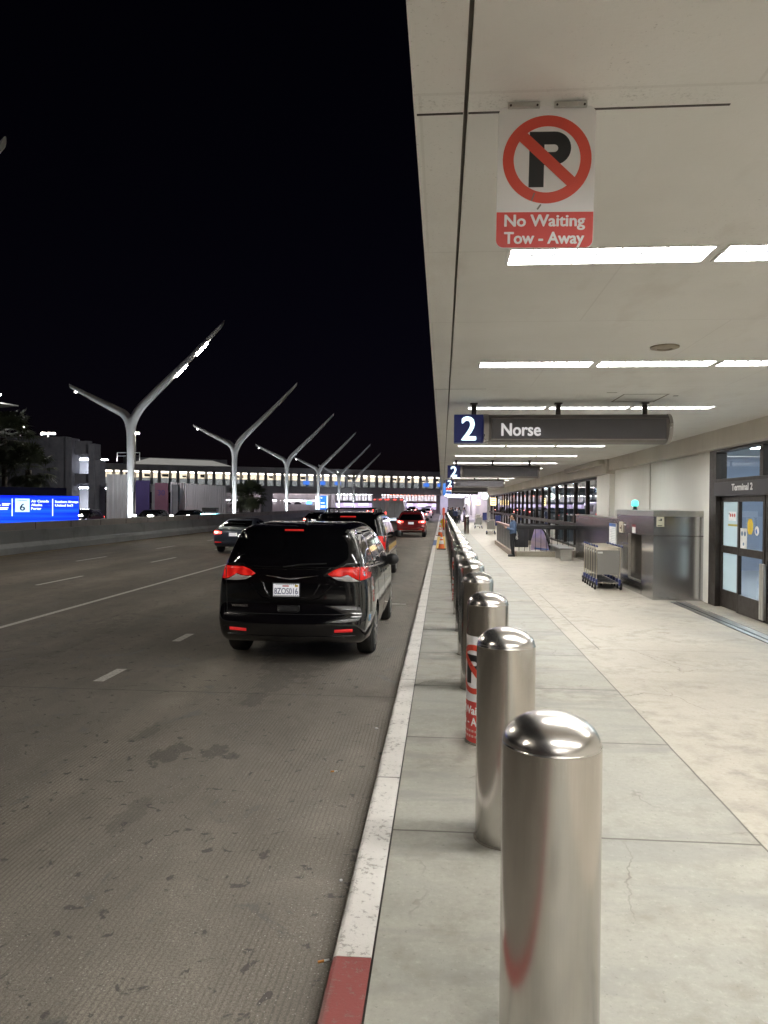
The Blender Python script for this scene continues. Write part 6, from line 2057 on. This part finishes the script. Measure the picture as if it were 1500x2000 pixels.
corrugated('screen_wall', -31.7, 68.0, -28.9, 68.4, -0.06, 4.62, 4.6, 0.42, 0.12, M_CORR, 'tall blue grey corrugated screen behind the nearest forked lamp post')
corrugated('screen_wall', -25.9, 69.5, -21.7, 74.0, -0.06, 3.92, 3.66, 0.24, 0.06, M_CORR2, 'wide finely ribbed mauve grey screen left of the second forked lamp post')
bn = MB(); bn.box(-29.0, -27.65, 68.3, 68.5, -0.06, 4.05)
o = bn.build('banner', simple('deep_purple_banner', (0.045, 0.032, 0.13), 0.6, 0, 0.15, 1.2)); tag(o, 'deep purple banner panel right of the nearest forked lamp post', 'banner', 'banner panels')
bt = thing('banner', (-26.5, 68.5, 0), 'pink banner panel with purple lettering between the purple panel and ribbed screen', 'banner', 'banner panels')
bn = MB(); bn.box(-27.12, -25.84, 68.3, 68.5, -0.06, 3.82); bn.build('panel', simple('dusty_pink_banner', (0.13, 0.055, 0.095), 0.6, 0, 0.15, 1.2), bt)
text('lettering', '30', simple('purple_print', (0.05, 0.025, 0.13), 0.6), bt, (-26.85, 68.295, 2.65), (1, 0, 0), (0, 0, 1), w=0.72, h=0.5, thick=0.01, bold=0.03)
bn = MB(); bn.box(-27.66, -27.13, 68.9, 69.4, -0.06, 3.7); bn.box(-25.83, -25.2, 69.2, 69.6, -0.06, 3.7)
o = bn.build('service_column', M_PARK); tag(o, 'dark service columns between the banners and the ribbed screen', 'column')
bs = thing('light_box', (-20.3, 63.5, 0), 'dark low box with turquoise light spilling over the barrier', 'light box')
b = MB(); b.box(-20.9, -19.6, 63.3, 63.9, 1.18, 1.55); b.build('box', M_BLACK, bs)
b = MB(); b.box(-21.05, -19.45, 63.4, 63.9, 0.80, 1.02); b.build('tube', emit('cyan_tube', (0.30, 0.85, 1.0), 6.0), bs)
b = MB(); b.cone((-20.8, 63.7, -0.06), (-20.8, 63.7, 1.18), 0.05, 0.05, 8); b.cone((-19.7, 63.7, -0.06), (-19.7, 63.7, 1.18), 0.05, 0.05, 8); b.build('leg', M_DARKMETAL, bs)

# ------------------------------------------------------------------ palms
def palm(x, y, h, R, nf, lab, seed, drop=0.4):
    rnd = random.Random(seed)
    p = thing('palm_tree', (x, y, -0.06), lab, 'palm tree', 'palm trees')
    b = MB()
    b.tube([(x, y, -0.06), (x + 0.08, y, h * 0.5), (x, y, h)], [0.28, 0.20, 0.22], 12)
    b.build('trunk', simple('palm_bark', (0.09, 0.075, 0.06), 0.9, 0, 0.35, 9, 0.4), p, True)
    b = MB()
    for k in range(nf):
        az = rnd.uniform(0, 2 * math.pi)
        el = rnd.uniform(-1.25, 1.35)
        L = R * rnd.uniform(0.75, 1.05) * (0.55 if el < -0.5 else 0.62)
        d = Vector((math.cos(az) * math.cos(el), math.sin(az) * math.cos(el), math.sin(el)))
        o0 = Vector((x, y, h))
        c = o0 + d * L
        sd = d.cross(Vector((0, 0, 1))).normalized()
        un = sd.cross(d)
        b.quad(o0 - sd * 0.012, o0 + sd * 0.012, c + sd * 0.012, c - sd * 0.012)
        nb_ = 17
        fr_ = R * 0.48 * rnd.uniform(0.8, 1.1)
        for j in range(nb_):
            a = R_(-105 + 210 * j / (nb_ - 1))
            t = (d * math.cos(a) + sd * math.sin(a)) * fr_ * (1 - 0.25 * abs(j / (nb_ - 1) - .5))
            wv = (sd * math.cos(a) - d * math.sin(a)) * fr_ * 0.055
            mid = c + t * 0.6 + un * rnd.uniform(-.02, .02)
            tip = c + t + Vector((0, 0, -drop * fr_ * rnd.uniform(0.3, 1.0)))
            b.add([c, mid + wv, tip, mid - wv], [(0, 1, 2, 3)])
    b.build('crown', simple('palm_leaf', (0.075, 0.090, 0.050), 0.6, 0, 0.35, 1.5, 0.0), p)
    return p
palm(-34.8, 56.5, 7.0, 2.9, 70, 'tall dark fan palm at the left edge above the blue sign', 3)
palm(-31.6, 54.5, 4.4, 2.3, 60, 'lower dark fan palm standing before the garage wall', 4)
palm(-38.2, 58.5, 5.2, 2.6, 55, 'dark fan palm partly cut off by the left edge of the picture', 5)
palm(-19.7, 75.5, 2.85, 1.85, 75, 'bushy fan palm right of the second forked lamp post', 6)
palm(-21.3, 77.0, 2.5, 1.7, 60, 'shorter fan palm behind the second forked lamp post', 8)

# ------------------------------------------------------------------ pedestrian bridge across the road
M_BRIDGE = make_wallplaster('bridge_grey_cladding', (0.36, 0.36, 0.39), (0.46, 0.46, 0.49))
M_BRIN = simple('bridge_interior_white', (0.72, 0.68, 0.60), 0.6)
A, Bp = Vector((-66.5, 132.5)), Vector((7.5, 169.5))
LB = (Bp - A).length
br = thing('pedestrian_bridge', (0, 0, 0), 'long lit pedestrian bridge crossing over the road in the distance', 'bridge')
b = MB()
b.box(0, LB, 0, 7, 4.05, 5.42)
b.box(0, LB, -0.25, 7.2, 8.02, 9.2)
b.box(0, LB, 6.7, 7.0, 5.42, 8.02)
b.build('deck', M_BRIDGE, br)
b = MB(); b.box(0, LB, 0.4, 6.69, 5.421, 5.5); b.box(0, LB, 6.5, 6.69, 5.5, 8.01); b.build('interior', M_BRIN, br)
nbay = 24
bw = LB / nbay
for k in range(nbay):
    x0 = k * bw
    b = MB()
    b.box(x0 - 0.30, x0 + 0.30, -0.12, 0.3, 5.425, 8.015)
    b.box(x0 + 0.301, x0 + bw - 0.301, 0.0, 0.08, 6.60, 6.68)
    f_ = b.build('window', M_BRIDGE, br)
    pn_ = MB(); pn_.quad((x0 + 0.3, 0.1, 5.43), (x0 + bw - 0.3, 0.1, 5.43), (x0 + bw - 0.3, 0.1, 6.6), (x0 + 0.3, 0.1, 6.6))
    pn_.build('pane', pane_mat('bridge_lower_glass', (0.20, 0.25, 0.34), 1.6), f_)
boxes('column', [((k + 0.62) * bw - 0.28, (k + 0.62) * bw + 0.28, 1.2, 1.7, 5.501, 8.0) for k in range(nbay)], M_BRIN, br)
rnd = random.Random(5)
for k in range(nbay):
    if rnd.random() < 0.85:
        x = (k + rnd.uniform(0.15, 0.35)) * bw
        zz = rnd.uniform(6.9, 7.15)
        MB().box(x, x + rnd.uniform(0.8, 1.9), 1.9, 2.1, zz, zz + rnd.uniform(0.3, 0.6)).build('added_dark_board', M_BLACK, br)  # random boards added to darken parts of the bright bays
b = MB(); b.box(0.5, LB - 0.5, 2.2, 2.5, 7.93, 7.99); b.box(0.5, LB - 0.5, 4.9, 5.2, 7.93, 7.99); b.build('ceiling_tube', emit('bridge_tube', (1.0, 0.92, 0.80), 7.5), br)
b = MB()
for k in (12, 13, 14, 20, 21):
    b.box((k + .35) * bw, (k + .75) * bw, 1.0, 1.06, 5.9, 6.7)
b.build('screen', emit('bridge_blue_screen', (0.12, 0.35, 1.0), 1.4), br)
boxes('pier', ((34, 36, 0.5, 2.5, -0.3, 4.05), (58.5, 60, 0.5, 2.5, -0.3, 4.05), (74, 76, 0.5, 2.5, -0.3, 4.05)), M_BRIDGE, br)
b = MB(); P = [(8, 9.21), (28, 9.21), (24, 10.3), (12, 10.5)]; b.prism(P, 1.0, 1.6, 'y'); b.build('roof_gable', emit('glowing_roof_gable', (0.9, 0.88, 0.8), 0.13), br)  # lit gable, its light put in as emission
b = MB(); b.box(7.5, 27, 1.7, 6.5, 9.21, 10.6); b.build('roof_block', M_PARK, br)
br.location = (A.x, A.y, 0)
br.rotation_euler = (0, 0, math.atan2((Bp - A).y, (Bp - A).x))

# second bridge, farther off
b2 = thing('far_bridge', (-20, 235, 0), 'second lower lit bridge behind the pedestrian bridge', 'bridge')
b = MB(); b.box(-46, 4, 235, 241, 2.2, 2.95); b.box(-46, 4, 234.8, 241, 5.0, 5.9); b.box(-46, 4, 240.5, 241, 2.95, 5.0)
for k in range(25):
    b.box(-46 + 2 * k, -45.6 + 2 * k, 235, 235.3, 2.95, 5.0)
b.build('deck', M_BRIDGE, b2)
boxes('column', [(-45.0 + 2 * k, -44.6 + 2 * k, 236.5, 236.8, 2.96, 4.99) for k in range(25)], M_BRIN, b2)
b = MB(); b.box(-45.5, 3.5, 237, 237.4, 4.88, 4.96); b.build('ceiling_tube', emit('far_bridge_tube', (0.95, 0.92, 0.95), 26.0), b2)
b = MB()
rnd = random.Random(9)
for k in range(16):
    b.box(-17.5 + 1.1 * k, -17.1 + 1.1 * k, 234.4, 234.6, 4.75, 5.0)
b.build('warning_lamp', emit('orange_red_lamps', (1.0, 0.25, 0.12), 5.0, sample=False), b2)

# garage wall with lit slots beneath the bridge
wg = thing('white_garage', (-38, 184, 0), 'pale garage wall with lit slot windows below the pedestrian bridge', 'building')
M_WG = make_wallplaster('pale_garage_render', (0.56, 0.51, 0.54), (0.66, 0.61, 0.64))
b = MB(); b.box(-58, -27.5, 182, 182.4, -0.3, 1.72); b.box(-58, -27.5, 182, 182.4, 2.75, 6.2)
for x in (-58, -48.6, -41.2, -40.2, -31.2):
    b.box(x, x + 0.9, 182.0, 182.4, 1.72, 2.75)
b.box(-28.4, -27.5, 182, 182.4, 1.72, 2.75); b.box(-58, -27.5, 190, 190.3, -0.3, 6)
b.build('wall', M_WG, wg)
b = MB(); b.box(-57.5, -28, 184, 184.5, 2.62, 2.72); b.build('deck_light', emit('slot_tube', (0.95, 0.95, 1.0), 16.0), wg)
b = MB(); b.box(-33.8, -32.4, 182.9, 183, 1.75, 2.7); b.build('screen', emit('slot_blue_screen', (0.05, 0.35, 1.0), 1.6), wg)
b = MB()
for x in (-46, -43.4, -38.6, -36):
    b.prism([(x - 0.9, 1.72), (x - 0.85, 2.0), (x - 0.5, 2.3), (x + 0.4, 2.3), (x + 0.85, 2.0), (x + 0.9, 1.72)], 183, 183.8, 'y')
b.build('parked_vehicle', M_BLACK, wg)
b = MB()
for x in (-50, -43, -36, -30):
    b.box(x - 0.5, x + 0.5, 180.6, 180.9, 7.0, 7.1)
    b.box(x - 0.03, x + 0.03, 180.8, 182.1, 7.1, 7.16)
b.build('added_wall_lamp', emit('added_wall_wash', (1.0, 0.92, 0.95), 110), wg)  # lamps added above the garage wall to brighten it

# blue totem
tt = thing('totem_sign', (-17.9, 110, 0), 'blue lit totem sign with white lettering below the pedestrian bridge', 'sign')
b = MB(); b.box(-18.25, -17.25, 109.9, 110.1, 0.3, 3.12); b.build('panel', emit('totem_blue', (0.02, 0.16, 0.78), 0.9, (0.02, 0.1, 0.4)), tt)
b = MB(); b.box(-18.95, -18.3, 109.9, 110.1, 0.3, 3.1); b.box(-17.24, -17.12, 109.9, 110.1, 0.3, 3.12); b.box(-18.25, -17.25, 109.88, 109.899, 0.3, 0.55); b.build('edge_light', emit('totem_edge', (0.75, 0.95, 1.0), 0.9), tt)
b = MB()
for z, w_ in ((2.75, 0.25), (2.0, 0.6), (1.55, 0.75), (1.35, 0.7)):
    b.box(-18.15, -18.15 + w_, 109.89, 109.899, z, z + 0.14)
b.build('print', emit('totem_print', (0.8, 0.9, 1), 1.0), tt)

# ------------------------------------------------------------------ neighbouring terminal in the distance, lilac light
ft = thing('far_terminal', (5, 140, 0), 'distant neighbouring terminal canopy glowing lilac white', 'building')
b = MB(); b.box(-0.3, 9, 97, 210, 3.95, 4.6); b.build('roof', M_CEIL, ft)
MB().box(-0.3, 6, 209, 210, 0, 3.94).build('end_wall', M_WALL, ft)
b = MB(); b.box(5.8, 6.1, 91, 210, 0, 3.94); b.build('wall', M_BEAM, ft)
boxes('column', [(4.3, 4.75, y, y + 0.5, 0, 3.94) for y in (108, 128, 150)], M_WALL, ft)
b = MB()
for k in range(16):
    y = 100 + 6.4 * k
    b.box(0.6, 5.4, y, y + 0.35, 3.86, 3.94)
b.build('ceiling_light', emit('lilac_tube', (0.80, 0.74, 1.0), 22), ft)
# pale lilac-lit backdrop, added to fill the dark far end of the road
fb = thing('lilac_backdrop', (-30, 300, 0), 'added pale lilac-lit backdrop far beyond the bridges', 'building')
MB().box(-90, 12, 300, 304, -0.3, 9.5).build('wall', M_WG, fb)
boxes('window', [(-88 + 6 * k, -84 + 6 * k, 299.8, 299.95, 1.0, 4.2) for k in range(16)], emit('lilac_glow_panel', (0.72, 0.64, 1.0), 0.5), fb)  # glowing panels added for lilac light, shaped as windows
b = MB(); b.box(-90, 12, 294, 295, 6.0, 6.2); b.build('added_backdrop_light', emit('added_lilac_glow', (0.75, 0.65, 1.0), 20), fb)  # glowing bar added to light the backdrop lilac
MB().box(-90, 12, 292, 299.9, 6.3, 6.8).build('canopy', M_BRIDGE, fb)
sheet('sidewalk', -0.285, 5.6, 140.2, 240, -0.002, M_WALK)
